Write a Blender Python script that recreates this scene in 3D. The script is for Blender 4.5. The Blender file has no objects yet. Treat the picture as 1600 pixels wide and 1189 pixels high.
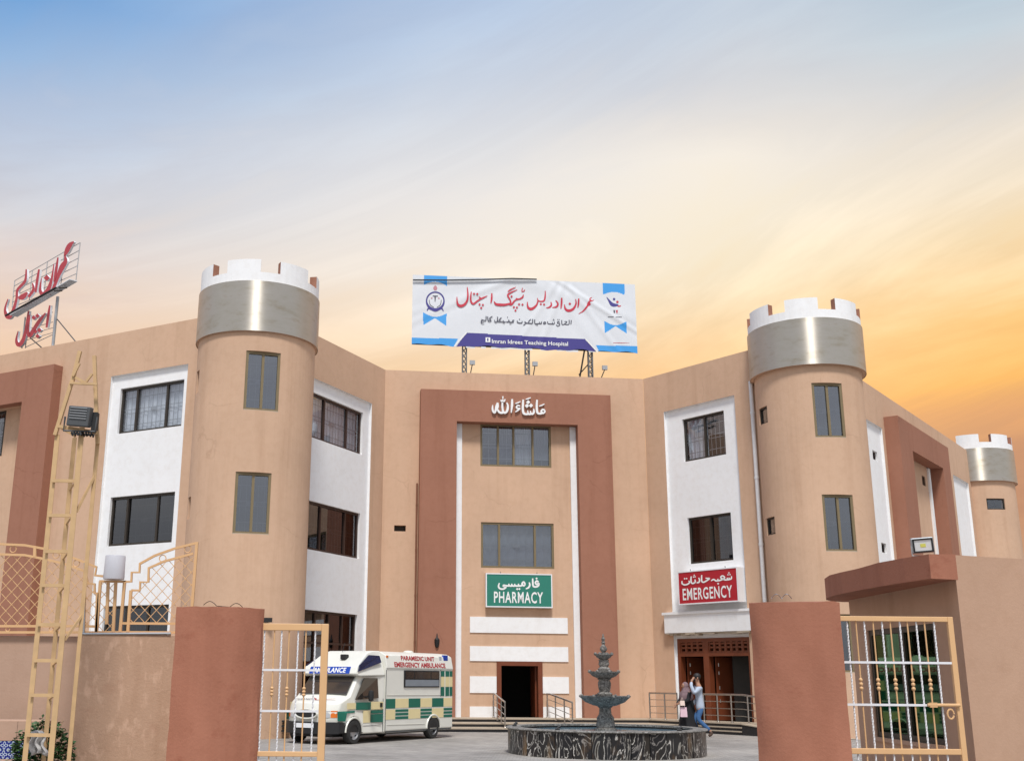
import bpy, bmesh, math, random
from mathutils import Vector, Matrix
R = math.radians
random.seed(7)
SC = bpy.context.scene
COL = SC.collection

# ------------------------------------------------------------------ camera
CZ = 1.5
FPX, PT, RL, PPX = 1734.69, R(15.0222), R(0.5109), -109.32
cp, sp, cr, sr = math.cos(PT), math.sin(PT), math.cos(RL), math.sin(RL)
cam = bpy.data.objects.new('camera', bpy.data.cameras.new('camera'))
COL.objects.link(cam)
_right0, _up0, _fwd = Vector((1, 0, 0)), Vector((0, -sp, cp)), Vector((0, cp, sp))
_right = cr * _right0 + sr * _up0
_up = -sr * _right0 + cr * _up0
_m = Matrix((_right, _up, -_fwd)).transposed().to_4x4()
_m.translation = (0, 0, CZ)
cam.matrix_world = _m
cam.data.sensor_width = 36
cam.data.sensor_fit = 'HORIZONTAL'
cam.data.lens = FPX / 1600 * 36
cam.data.shift_x = -PPX / 1600
cam.data.clip_end = 3000
cam.data.clip_start = 0.05
SC.camera = cam

# ------------------------------------------------------------------ world: hazy evening sky
SUN_AZ, SUN_EL = R(180), R(60)          # sun stands high behind the camera
W = bpy.data.worlds.new('World'); SC.world = W; W.use_nodes = True
nt = W.node_tree; N = nt.nodes; L = nt.links
for n in list(N): N.remove(n)
def wn(t, **k):
    n = N.new(t)
    for a, b in k.items(): setattr(n, a, b)
    return n
def ramp(node, stops):
    e = node.color_ramp.elements
    while len(e) > 1: e.remove(e[-1])
    e[0].position, e[0].color = stops[0][0], (*stops[0][1], 1)
    for p, c in stops[1:]:
        q = e.new(p); q.color = (*c, 1)
out = wn('ShaderNodeOutputWorld'); bg = wn('ShaderNodeBackground')
L.new(bg.outputs[0], out.inputs[0])
tc = wn('ShaderNodeTexCoord')
sep = wn('ShaderNodeSeparateXYZ'); L.new(tc.outputs['Generated'], sep.inputs[0])
def wmath(op, a, b=None, c=None):
    n = wn('ShaderNodeMath', operation=op)
    for i, v in enumerate((a, b, c)):
        if v is None: continue
        if isinstance(v, (int, float)): n.inputs[i].default_value = v
        else: L.new(v, n.inputs[i])
    return n.outputs[0]
# evening haze: broad uneven veils plus thin slanting cirrus streaks, laid out by direction
comb = wn('ShaderNodeCombineXYZ'); L.new(sep.outputs[0], comb.inputs[0]); L.new(sep.outputs[2], comb.inputs[1]); L.new(wmath('MULTIPLY', sep.outputs[1], 0.3), comb.inputs[2])
def cloud(rot, scale, sc, det, rough, dist):
    mp = wn('ShaderNodeMapping', vector_type='TEXTURE'); mp.inputs['Rotation'].default_value = (0, 0, R(rot)); mp.inputs['Scale'].default_value = scale; L.new(comb.outputs[0], mp.inputs[0])
    nz = wn('ShaderNodeTexNoise'); nz.inputs['Scale'].default_value = sc; nz.inputs['Detail'].default_value = det; nz.inputs['Roughness'].default_value = rough; nz.inputs['Distortion'].default_value = dist
    L.new(mp.outputs[0], nz.inputs['Vector']); return nz.outputs[0]
broad = cloud(20, (1.6, .8, 1), 3.2, 4, .5, .3)
fine = cloud(17, (2.2, .42, 1), 3.4, 9, .60, 1.1)
cl = wn('ShaderNodeMapRange'); cl.inputs[1].default_value = 0.47; cl.inputs[2].default_value = 0.62
L.new(fine, cl.inputs[0])
wob = wmath('ADD', wmath('MULTIPLY', wmath('SUBTRACT', broad, 0.5), 0.08), wmath('MULTIPLY', wmath('SUBTRACT', fine, 0.5), 0.12))
zz = wmath('ADD', sep.outputs[2], wob)
rl, rm, rc, rr, rk = [wn('ShaderNodeValToRGB') for _ in range(5)]
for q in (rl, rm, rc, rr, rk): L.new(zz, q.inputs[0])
def srgb(r, g, b_): return tuple(((c / 255 + .055) / 1.055) ** 2.4 for c in (r, g, b_))
ZEN = (.20, .36, .66)
ramp(rl, [(0.0, (.60, .42, .32)), (.24, srgb(249, 207, 170)), (.293, srgb(245, 214, 190)), (.343, srgb(233, 216, 208)), (.393, srgb(206, 207, 215)), (.439, srgb(184, 199, 222)), (.485, srgb(148, 183, 223)), (.54, srgb(104, 157, 214)), (1.0, (.11, .28, .62))])
ramp(rm, [(0.0, (.70, .45, .28)), (.235, srgb(252, 203, 150)), (.267, srgb(254, 216, 168)), (.315, srgb(255, 232, 200)), (.359, srgb(255, 244, 228)), (.413, srgb(246, 240, 233)), (.463, srgb(226, 227, 230)), (.51, srgb(203, 213, 228)), (.56, srgb(184, 203, 229)), (.70, (.30, .46, .72)), (1.0, ZEN)])
ramp(rc, [(0.0, (.62, .36, .22)), (.215, srgb(250, 190, 122)), (.258, srgb(255, 203, 140)), (.30, srgb(255, 222, 174)), (.343, srgb(255, 238, 206)), (.389, srgb(255, 243, 221)), (.429, srgb(254, 245, 231)), (.463, srgb(241, 234, 225)), (.499, srgb(218, 219, 222)), (.541, srgb(203, 213, 225)), (.70, (.32, .47, .70)), (1.0, ZEN)])
ramp(rr, [(0.0, (.50, .28, .18)), (.17, srgb(214, 158, 118)), (.205, srgb(238, 174, 116)), (.235, srgb(255, 192, 106)), (.283, srgb(255, 206, 132)), (.331, srgb(253, 226, 182)), (.379, srgb(247, 232, 208)), (.425, srgb(233, 224, 211)), (.468, srgb(213, 215, 217)), (.515, srgb(190, 206, 219)), (.70, (.34, .48, .68)), (1.0, ZEN)])
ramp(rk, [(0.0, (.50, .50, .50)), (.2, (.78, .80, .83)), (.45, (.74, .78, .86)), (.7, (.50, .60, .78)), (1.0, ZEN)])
azn = wmath('MULTIPLY', wmath('ARCTAN2', sep.outputs[0], sep.outputs[1]), 180 / math.pi)
def wrange(v, a, b):
    q = wn('ShaderNodeMapRange', interpolation_type='SMOOTHSTEP'); q.inputs[1].default_value = a; q.inputs[2].default_value = b; L.new(v, q.inputs[0]); return q.outputs[0]
def wmix(f, a, c):
    q = wn('ShaderNodeMix', data_type='RGBA'); L.new(f, q.inputs[0]); L.new(a, q.inputs[6]); L.new(c, q.inputs[7]); return q.outputs[2]
c1 = wmix(wrange(azn, -30, 7), rl.outputs[0], rm.outputs[0])
c2 = wmix(wrange(azn, 13, 31), wmix(wrange(azn, 0, 18), c1, rc.outputs[0]), rr.outputs[0])
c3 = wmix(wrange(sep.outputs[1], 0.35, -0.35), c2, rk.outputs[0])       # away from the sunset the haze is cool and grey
# thin streaks
mix3 = wn('ShaderNodeMix', data_type='RGBA'); L.new(wmath('MULTIPLY', cl.outputs[0], 1.0), mix3.inputs[0]); dm_ = wn('ShaderNodeMix', data_type='RGBA', blend_type='MULTIPLY'); dm_.inputs[0].default_value = 1; L.new(c3, dm_.inputs[6]); dm_.inputs[7].default_value = (.975, .975, .985, 1); L.new(dm_.outputs[2], mix3.inputs[6]); lt = wn('ShaderNodeMix', data_type='RGBA', blend_type='MULTIPLY'); lt.inputs[0].default_value = 1; L.new(c3, lt.inputs[6]); lt.inputs[7].default_value = (1.12, 1.09, 1.05, 1); L.new(lt.outputs[2], mix3.inputs[7])
dk = wn('ShaderNodeMapRange', interpolation_type='SMOOTHSTEP'); dk.inputs[1].default_value = 0.52; dk.inputs[2].default_value = 0.68; L.new(cloud(6, (2.6, .22, 1), 2.6, 6, .55, .8), dk.inputs[0])
low = wrange(sep.outputs[2], 0.40, 0.24)
mixd = wn('ShaderNodeMix', data_type='RGBA', blend_type='MULTIPLY'); L.new(wmath('MULTIPLY', wmath('MULTIPLY', dk.outputs[0], low), 0.55), mixd.inputs[0]); L.new(mix3.outputs[2], mixd.inputs[6]); mixd.inputs[7].default_value = (.80, .74, .80, 1)
# clear-sky base seen through the haze
sky = wn('ShaderNodeTexSky', sky_type='NISHITA'); sky.sun_disc = False; sky.sun_elevation = SUN_EL; sky.sun_rotation = SUN_AZ
skm = wn('ShaderNodeMix', data_type='RGBA', blend_type='MULTIPLY'); skm.inputs[0].default_value = 1; L.new(sky.outputs[0], skm.inputs[6]); skm.inputs[7].default_value = (.07, .07, .07, 1)
mix4 = wn('ShaderNodeMix', data_type='RGBA'); mix4.inputs[0].default_value = 0.97; L.new(skm.outputs[2], mix4.inputs[6]); L.new(mixd.outputs[2], mix4.inputs[7])
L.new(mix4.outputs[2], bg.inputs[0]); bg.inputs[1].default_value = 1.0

sun = bpy.data.objects.new('sun', bpy.data.lights.new('sun', 'SUN')); COL.objects.link(sun)
sun.data.energy = 3.6; sun.data.angle = R(11); sun.data.color = (1.0, .97, .93)
sd = Vector((math.sin(SUN_AZ) * math.cos(SUN_EL), math.cos(SUN_AZ) * math.cos(SUN_EL), math.sin(SUN_EL)))
sun.rotation_euler = sd.to_track_quat('Z', 'Y').to_euler(); sun.location = sd * 60
vs = SC.view_settings; vs.view_transform = 'Standard'; vs.look = 'None'; vs.gamma = 1; vs.use_curve_mapping = False; vs.exposure = 0.0

# ------------------------------------------------------------------ materials
def mnew(name):
    m = bpy.data.materials.new(name); m.use_nodes = True
    return m, m.node_tree.nodes, m.node_tree.links, m.node_tree.nodes['Principled BSDF']
def flat(name, col, rough=.6, metal=0.0, spec=.5, var=.12, scale=6.0, bump=0.0, bscale=60.0):
    """painted / bare surface with faint blotches"""
    m, n, l, p = mnew(name)
    t = n.new('ShaderNodeTexCoord'); a = n.new('ShaderNodeTexNoise'); a.inputs['Scale'].default_value = scale; a.inputs['Detail'].default_value = 5
    l.new(t.outputs['Object'], a.inputs['Vector'])
    x = n.new('ShaderNodeMix'); x.data_type = 'RGBA'
    x.inputs[6].default_value = (*[c * (1 - var) for c in col], 1); x.inputs[7].default_value = (*[min(1, c * (1 + var)) for c in col], 1)
    l.new(a.outputs[0], x.inputs[0]); l.new(x.outputs[2], p.inputs['Base Color'])
    p.inputs['Roughness'].default_value = rough; p.inputs['Metallic'].default_value = metal; p.inputs['Specular IOR Level'].default_value = spec
    if bump:
        b = n.new('ShaderNodeTexNoise'); b.inputs['Scale'].default_value = bscale; b.inputs['Detail'].default_value = 4; l.new(t.outputs['Object'], b.inputs['Vector'])
        k = n.new('ShaderNodeBump'); k.inputs['Strength'].default_value = bump; k.inputs['Distance'].default_value = .01
        l.new(b.outputs[0], k.inputs['Height']); l.new(k.outputs[0], p.inputs['Normal'])
    return m
def plaster(name, col, stain=(.6, .5, .42), amt=.35, var=.07, bump=.25, patch=0.0, rough=.9, spots=0.0, cracks=0.0):
    """rendered wall: broad roller blotches, thin rain streaks, fine grain"""
    m, n, l, p = mnew(name)
    t = n.new('ShaderNodeTexCoord')
    def noise(sc, scale=(1, 1, 1), det=5, ro=.55):
        mpn = n.new('ShaderNodeMapping'); mpn.inputs['Scale'].default_value = scale; l.new(t.outputs['Object'], mpn.inputs[0])
        a = n.new('ShaderNodeTexNoise'); a.inputs['Scale'].default_value = sc; a.inputs['Detail'].default_value = det; a.inputs['Roughness'].default_value = ro
        l.new(mpn.outputs[0], a.inputs['Vector']); return a.outputs[0]
    def mr(v, a, b, c, d):
        q = n.new('ShaderNodeMapRange'); q.inputs[1].default_value = a; q.inputs[2].default_value = b; q.inputs[3].default_value = c; q.inputs[4].default_value = d
        l.new(v, q.inputs[0]); return q.outputs[0]
    x = n.new('ShaderNodeMix'); x.data_type = 'RGBA'
    x.inputs[6].default_value = (*[c * (1 - var) for c in col], 1); x.inputs[7].default_value = (*[min(1, c * (1 + var)) for c in col], 1)
    l.new(mr(noise(.45), .3, .7, 0, 1), x.inputs[0])
    y = n.new('ShaderNodeMix'); y.data_type = 'RGBA'; y.blend_type = 'MULTIPLY'; y.inputs[7].default_value = (*stain, 1)
    l.new(mr(noise(1.6, (1.6, 1.6, .10), 6, .6), .52, .85, 0, amt), y.inputs[0]); l.new(x.outputs[2], y.inputs[6])
    last = y.outputs[2]
    z = n.new('ShaderNodeMix'); z.data_type = 'RGBA'; z.blend_type = 'MULTIPLY'; z.inputs[7].default_value = (.86, .82, .78, 1)
    l.new(mr(noise(5, (1, 1, 1), 8, .7), .45, .75, 0, .5), z.inputs[0]); l.new(last, z.inputs[6]); last = z.outputs[2]
    if patch:
        w = n.new('ShaderNodeMix'); w.data_type = 'RGBA'; w.inputs[7].default_value = (*[min(1, c * 1.35 + .05) for c in col], 1)
        l.new(mr(noise(11, (1, 1, .45), 6, .6), .54, .70, 0, patch), w.inputs[0]); l.new(last, w.inputs[6]); last = w.outputs[2]
    if cracks:
        dn = n.new('ShaderNodeTexNoise'); dn.inputs['Scale'].default_value = 1.3; dn.inputs['Detail'].default_value = 5; l.new(t.outputs['Object'], dn.inputs['Vector'])
        dm = n.new('ShaderNodeMix'); dm.data_type = 'RGBA'; dm.inputs[0].default_value = .35; l.new(t.outputs['Object'], dm.inputs[6]); l.new(dn.outputs[1], dm.inputs[7])
        vo = n.new('ShaderNodeTexVoronoi'); vo.feature = 'DISTANCE_TO_EDGE'; vo.inputs['Scale'].default_value = .55; l.new(dm.outputs[2], vo.inputs['Vector'])
        gate_ = n.new('ShaderNodeMath'); gate_.operation = 'MULTIPLY'; l.new(mr(vo.outputs['Distance'], .0, .006, cracks, 0), gate_.inputs[0]); l.new(mr(noise(.8), .52, .6, 0, 1), gate_.inputs[1])
        w = n.new('ShaderNodeMix'); w.data_type = 'RGBA'; w.blend_type = 'MULTIPLY'; w.inputs[7].default_value = (.45, .38, .33, 1); l.new(gate_.outputs[0], w.inputs[0]); l.new(last, w.inputs[6]); last = w.outputs[2]
    if spots:
        w = n.new('ShaderNodeMix'); w.data_type = 'RGBA'; w.blend_type = 'MULTIPLY'; w.inputs[7].default_value = (.72, .55, .52, 1)
        l.new(mr(noise(2.3, (1, 1, 1.2), 9, .72), .56, .74, 0, spots), w.inputs[0]); l.new(last, w.inputs[6]); last = w.outputs[2]
    l.new(last, p.inputs['Base Color']); p.inputs['Roughness'].default_value = rough; p.inputs['Specular IOR Level'].default_value = .25
    k = n.new('ShaderNodeBump'); k.inputs['Strength'].default_value = bump; k.inputs['Distance'].default_value = .012
    l.new(noise(28, (1, 1, 1), 6, .65), k.inputs['Height']); l.new(k.outputs[0], p.inputs['Normal'])
    return m
def glass(name, tint=(.55, .58, .6), refl=.28, rough=.02, gcol=(.9, .93, 1)):
    m, n, l, p = mnew(name); n.remove(p)
    tr = n.new('ShaderNodeBsdfTransparent'); tr.inputs[0].default_value = (*tint, 1)
    gl = n.new('ShaderNodeBsdfGlossy'); gl.inputs['Roughness'].default_value = rough; gl.inputs[0].default_value = (*gcol, 1)
    lw = n.new('ShaderNodeLayerWeight'); lw.inputs[0].default_value = .5
    pw_ = n.new('ShaderNodeMath'); pw_.operation = 'POWER'; pw_.inputs[1].default_value = 4; l.new(lw.outputs['Facing'], pw_.inputs[0])
    mrn = n.new('ShaderNodeMapRange'); mrn.inputs[3].default_value = refl; mrn.inputs[4].default_value = .9; l.new(pw_.outputs[0], mrn.inputs[0])
    x = n.new('ShaderNodeMixShader'); l.new(mrn.outputs[0], x.inputs[0]); l.new(tr.outputs[0], x.inputs[1]); l.new(gl.outputs[0], x.inputs[2])
    l.new(x.outputs[0], n['Material Output'].inputs[0]); return m

M = {}
M['tan'] = plaster('tan_plaster', (.605, .402, .274), amt=.36, cracks=.22)
M['brown'] = plaster('brown_plaster', (.34, .158, .104), var=.05, amt=.45, cracks=.3)
M['white'] = plaster('white_plaster', (.85, .85, .85), stain=(.75, .72, .67), amt=.2, var=.03)
M['gatewall'] = plaster('gate_post_plaster', (.37, .155, .098), stain=(.55, .42, .36), amt=.4, var=.10, bump=.4, spots=.8)
M['yardwall'] = plaster('boundary_plaster', (.46, .295, .20), stain=(.6, .5, .42), amt=.6, var=.09, bump=.5, patch=.6, spots=.35)
M['yardwall2'] = plaster('shaded_boundary_plaster', (.45, .30, .22), stain=(.7, .62, .55), amt=.4, var=.05)
M['guard'] = plaster('guardhouse_plaster', (.48, .305, .21), amt=.4)
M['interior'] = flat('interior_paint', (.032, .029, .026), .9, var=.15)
M['bronze'] = flat('dark_bronze_aluminium', (.045, .036, .028), .45, .3, var=.15)
M['bronzeB'] = flat('brown_bronze_aluminium', (.055, .03, .022), .45, .3, var=.15)
M['olive'] = flat('olive_bronze_aluminium', (.21, .16, .085), .5, .2, var=.12)
M['glass'] = glass('window_glass', (.90, .92, .94), .10)
M['glassdark'] = glass('tinted_glass', (.38, .38, .38), .12)
M['glassblue'] = glass('tower_glass', (.45, .48, .52), .2)
M['greenglass'] = glass('green_tinted_glass', (.04, .16, .05), .05, gcol=(.5, .85, .5))
M['grille'] = flat('grey_grille_paint', (.34, .34, .34), .6)
M['glassgrey'] = glass('grey_reflective_glass', (.74, .76, .78), .15)
M['blinddark'] = flat('slate_blind', (.16, .17, .20), .95, var=.05)
M['blind'] = flat('grey_blind', (.34, .36, .39), .95, var=.05)
M['curtain'] = flat('white_curtain', (.75, .76, .78), .95, var=.1, scale=14)
M['vent'] = flat('dark_vent', (.03, .025, .02), .8)
M['granite'] = flat('black_granite', (.022, .021, .022), .25, var=.4, scale=30)
M['tread'] = flat('step_stone', (.40, .33, .25), .7, var=.15, scale=5)
M['wood'] = flat('varnished_wood', (.17, .045, .018), .4, var=.25, scale=3)
M['steel'] = flat('stainless_steel', (.55, .53, .50), .28, 1.0, var=.05)
M['gatepaint'] = flat('tan_gate_paint', (.66, .40, .195), .45, var=.08, scale=4)
M['mast'] = flat('weathered_tan_steel', (.55, .36, .18), .6, var=.25, scale=7)
M['whitepaint'] = flat('white_rod_paint', (.72, .72, .74), .5)
M['pipewhite'] = flat('white_pvc', (.74, .74, .74), .5)
M['rust'] = flat('rusty_pipe', (.22, .09, .05), .8, var=.3, scale=15)
M['greymetal'] = flat('grey_galvanised', (.42, .43, .44), .45, .6, var=.12)
M['darkmetal'] = flat('dark_grey_metal', (.085, .09, .095), .55, .2)
M['darkgalv'] = flat('weathered_galvanised', (.20, .20, .20), .6, .3, var=.3, scale=18)
M['black'] = flat('black_rubber', (.012, .012, .013), .6)
M['signred'] = flat('sign_red', (.44, .016, .028), .4, var=.04)
M['signgreen'] = flat('sign_green', (.024, .20, .145), .4, var=.04)
M['signwhite'] = flat('sign_white', (.80, .81, .83), .45, var=.03)
M['letterwhite'] = flat('letter_white', (.85, .85, .84), .5, var=.02)
M['letterred'] = flat('banner_red', (.56, .035, .065), .7, var=.05)
M['lettergrey'] = flat('banner_grey', (.09, .09, .12), .7, var=.05)
M['banner'] = flat('banner_vinyl', (.70, .72, .75), .55, var=.03)
M['bannerblue'] = flat('banner_blue', (.05, .33, .75), .55, var=.04)
M['bannerviolet'] = flat('banner_violet', (.055, .045, .24), .55, var=.05)
M['chanred'] = flat('channel_letter_red', (.46, .035, .055), .5, var=.06)

def metal_band():
    m, n, l, p = mnew('brushed_steel_cladding')
    t = n.new('ShaderNodeTexCoord')
    mpn = n.new('ShaderNodeMapping'); mpn.inputs['Scale'].default_value = (1, 1, 3); l.new(t.outputs['Object'], mpn.inputs[0])
    a = n.new('ShaderNodeTexNoise'); a.inputs['Scale'].default_value = 1.3; a.inputs['Detail'].default_value = 7; a.inputs['Roughness'].default_value = .65; l.new(mpn.outputs[0], a.inputs[0])
    rp = n.new('ShaderNodeValToRGB'); l.new(a.outputs[0], rp.inputs[0])
    ramp(rp, [(.3, (.44, .38, .29)), (.46, (.53, .49, .42)), (.6, (.56, .52, .46)), (.75, (.46, .38, .28))])
    l.new(rp.outputs[0], p.inputs['Base Color']); p.inputs['Metallic'].default_value = .62
    r2 = n.new('ShaderNodeMapRange'); r2.inputs[3].default_value = .42; r2.inputs[4].default_value = .50; l.new(a.outputs[0], r2.inputs[0]); l.new(r2.outputs[0], p.inputs['Roughness'])
    p.inputs['Anisotropic'].default_value = 1.0; p.inputs['Anisotropic Rotation'].default_value = .25; tg = n.new('ShaderNodeTangent'); tg.direction_type = 'RADIAL'; tg.axis = 'Z'; l.new(tg.outputs[0], p.inputs['Tangent'])
    b = n.new('ShaderNodeTexNoise'); b.inputs['Scale'].default_value = 2.2; l.new(t.outputs['Object'], b.inputs[0])
    k = n.new('ShaderNodeBump'); k.inputs['Strength'].default_value = .05; k.inputs['Distance'].default_value = .05; l.new(b.outputs[0], k.inputs['Height']); l.new(k.outputs[0], p.inputs['Normal'])
    return m
M['band'] = metal_band()

def paving():
    m, n, l, p = mnew('grey_block_paving')
    t = n.new('ShaderNodeTexCoord')
    br = n.new('ShaderNodeTexBrick'); br.inputs['Scale'].default_value = 1; br.inputs['Brick Width'].default_value = .22; br.inputs['Row Height'].default_value = .11; br.inputs['Mortar Size'].default_value = .008
    br.inputs['Color1'].default_value = (.27, .25, .23, 1); br.inputs['Color2'].default_value = (.37, .345, .315, 1); br.inputs['Mortar'].default_value = (.17, .155, .14, 1)
    mpn = n.new('ShaderNodeMapping'); mpn.inputs['Rotation'].default_value = (0, 0, R(24)); l.new(t.outputs['Object'], mpn.inputs[0]); l.new(mpn.outputs[0], br.inputs[0])
    a = n.new('ShaderNodeTexNoise'); a.inputs['Scale'].default_value = .5; a.inputs['Detail'].default_value = 7; l.new(t.outputs['Object'], a.inputs[0])
    x = n.new('ShaderNodeMix'); x.data_type = 'RGBA'; x.blend_type = 'MULTIPLY'; x.inputs[0].default_value = 1
    rp = n.new('ShaderNodeValToRGB'); ramp(rp, [(.25, (.58, .57, .55)), (.45, (.92, .91, .9)), (.7, (1.2, 1.18, 1.15))]); l.new(a.outputs[0], rp.inputs[0])
    l.new(br.outputs[0], x.inputs[6]); l.new(rp.outputs[0], x.inputs[7]); l.new(x.outputs[2], p.inputs['Base Color']); p.inputs['Roughness'].default_value = .9
    k = n.new('ShaderNodeBump'); k.inputs['Strength'].default_value = .5; k.inputs['Distance'].default_value = .01; k.invert = True; l.new(br.outputs['Fac'], k.inputs['Height']); l.new(k.outputs[0], p.inputs['Normal'])
    return m
M['paving'] = paving()

def marble():
    m, n, l, p = mnew('black_gold_marble')
    t = n.new('ShaderNodeTexCoord'); oi = n.new('ShaderNodeObjectInfo')
    ad = n.new('ShaderNodeVectorMath'); ad.operation = 'ADD'
    cx = n.new('ShaderNodeCombineXYZ')
    mu = n.new('ShaderNodeMath'); mu.operation = 'MULTIPLY'; mu.inputs[1].default_value = 37; l.new(oi.outputs['Random'], mu.inputs[0])
    l.new(mu.outputs[0], cx.inputs[0]); l.new(mu.outputs[0], cx.inputs[2])
    l.new(t.outputs['Object'], ad.inputs[0]); l.new(cx.outputs[0], ad.inputs[1])
    mpn = n.new('ShaderNodeMapping'); mpn.inputs['Scale'].default_value = (1, 1, .42); mpn.inputs['Rotation'].default_value = (0, R(14), 0); l.new(ad.outputs[0], mpn.inputs[0])
    wv = n.new('ShaderNodeTexNoise'); wv.inputs['Scale'].default_value = 2.6; wv.inputs['Detail'].default_value = 6; wv.inputs['Distortion'].default_value = 1.3; l.new(mpn.outputs[0], wv.inputs[0])
    rp = n.new('ShaderNodeValToRGB'); l.new(wv.outputs[0], rp.inputs[0])
    ramp(rp, [(0.0, (.008, .008, .010)), (.385, (.010, .010, .012)), (.40, (.30, .28, .26)), (.412, (.012, .012, .014)), (.488, (.014, .013, .013)), (.50, (.66, .63, .58)), (.513, (.02, .018, .016)), (.60, (.012, .012, .014)), (.615, (.36, .34, .30)), (.63, (.03, .025, .02)), (1, (.02, .018, .017))])
    go = n.new('ShaderNodeTexNoise'); go.inputs['Scale'].default_value = 2.6; go.inputs['Detail'].default_value = 5; l.new(mpn.outputs[0], go.inputs[0])
    g2 = n.new('ShaderNodeMapRange'); g2.inputs[1].default_value = .58; g2.inputs[2].default_value = .74; g2.inputs[4].default_value = .65; l.new(go.outputs[0], g2.inputs[0])
    x = n.new('ShaderNodeMix'); x.data_type = 'RGBA'; x.inputs[7].default_value = (.24, .14, .06, 1); l.new(g2.outputs[0], x.inputs[0]); l.new(rp.outputs[0], x.inputs[6])
    l.new(x.outputs[2], p.inputs['Base Color']); p.inputs['Roughness'].default_value = .35
    return m
M['marble'] = marble()
def stone_carved():
    m, n, l, p = mnew('mottled_carved_granite')
    t = n.new('ShaderNodeTexCoord'); a = n.new('ShaderNodeTexNoise'); a.inputs['Scale'].default_value = 14; a.inputs['Detail'].default_value = 8; a.inputs['Roughness'].default_value = .75; a.inputs['Distortion'].default_value = 1.5; l.new(t.outputs['Object'], a.inputs[0])
    rp = n.new('ShaderNodeValToRGB'); ramp(rp, [(.32, (.05, .047, .042)), (.46, (.13, .122, .11)), (.56, (.27, .255, .235)), (.72, (.46, .44, .41))]); l.new(a.outputs[0], rp.inputs[0]); l.new(rp.outputs[0], p.inputs['Base Color']); p.inputs['Roughness'].default_value = .7; p.inputs['Specular IOR Level'].default_value = .2
    k = n.new('ShaderNodeBump'); k.inputs['Strength'].default_value = .5; k.inputs['Distance'].default_value = .02; l.new(a.outputs[0], k.inputs['Height']); l.new(k.outputs[0], p.inputs['Normal'])
    return m
M['carved'] = stone_carved()
def water():
    m, n, l, p = mnew('pool_water'); p.inputs['Base Color'].default_value = (.16, .26, .32, 1); p.inputs['Roughness'].default_value = .06; p.inputs['IOR'].default_value = 1.33
    t = n.new('ShaderNodeTexCoord'); a = n.new('ShaderNodeTexNoise'); a.inputs['Scale'].default_value = 9; l.new(t.outputs['Object'], a.inputs[0])
    k = n.new('ShaderNodeBump'); k.inputs['Strength'].default_value = .15; k.inputs['Distance'].default_value = .02; l.new(a.outputs[0], k.inputs['Height']); l.new(k.outputs[0], p.inputs['Normal'])
    return m
M['water'] = water()

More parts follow.
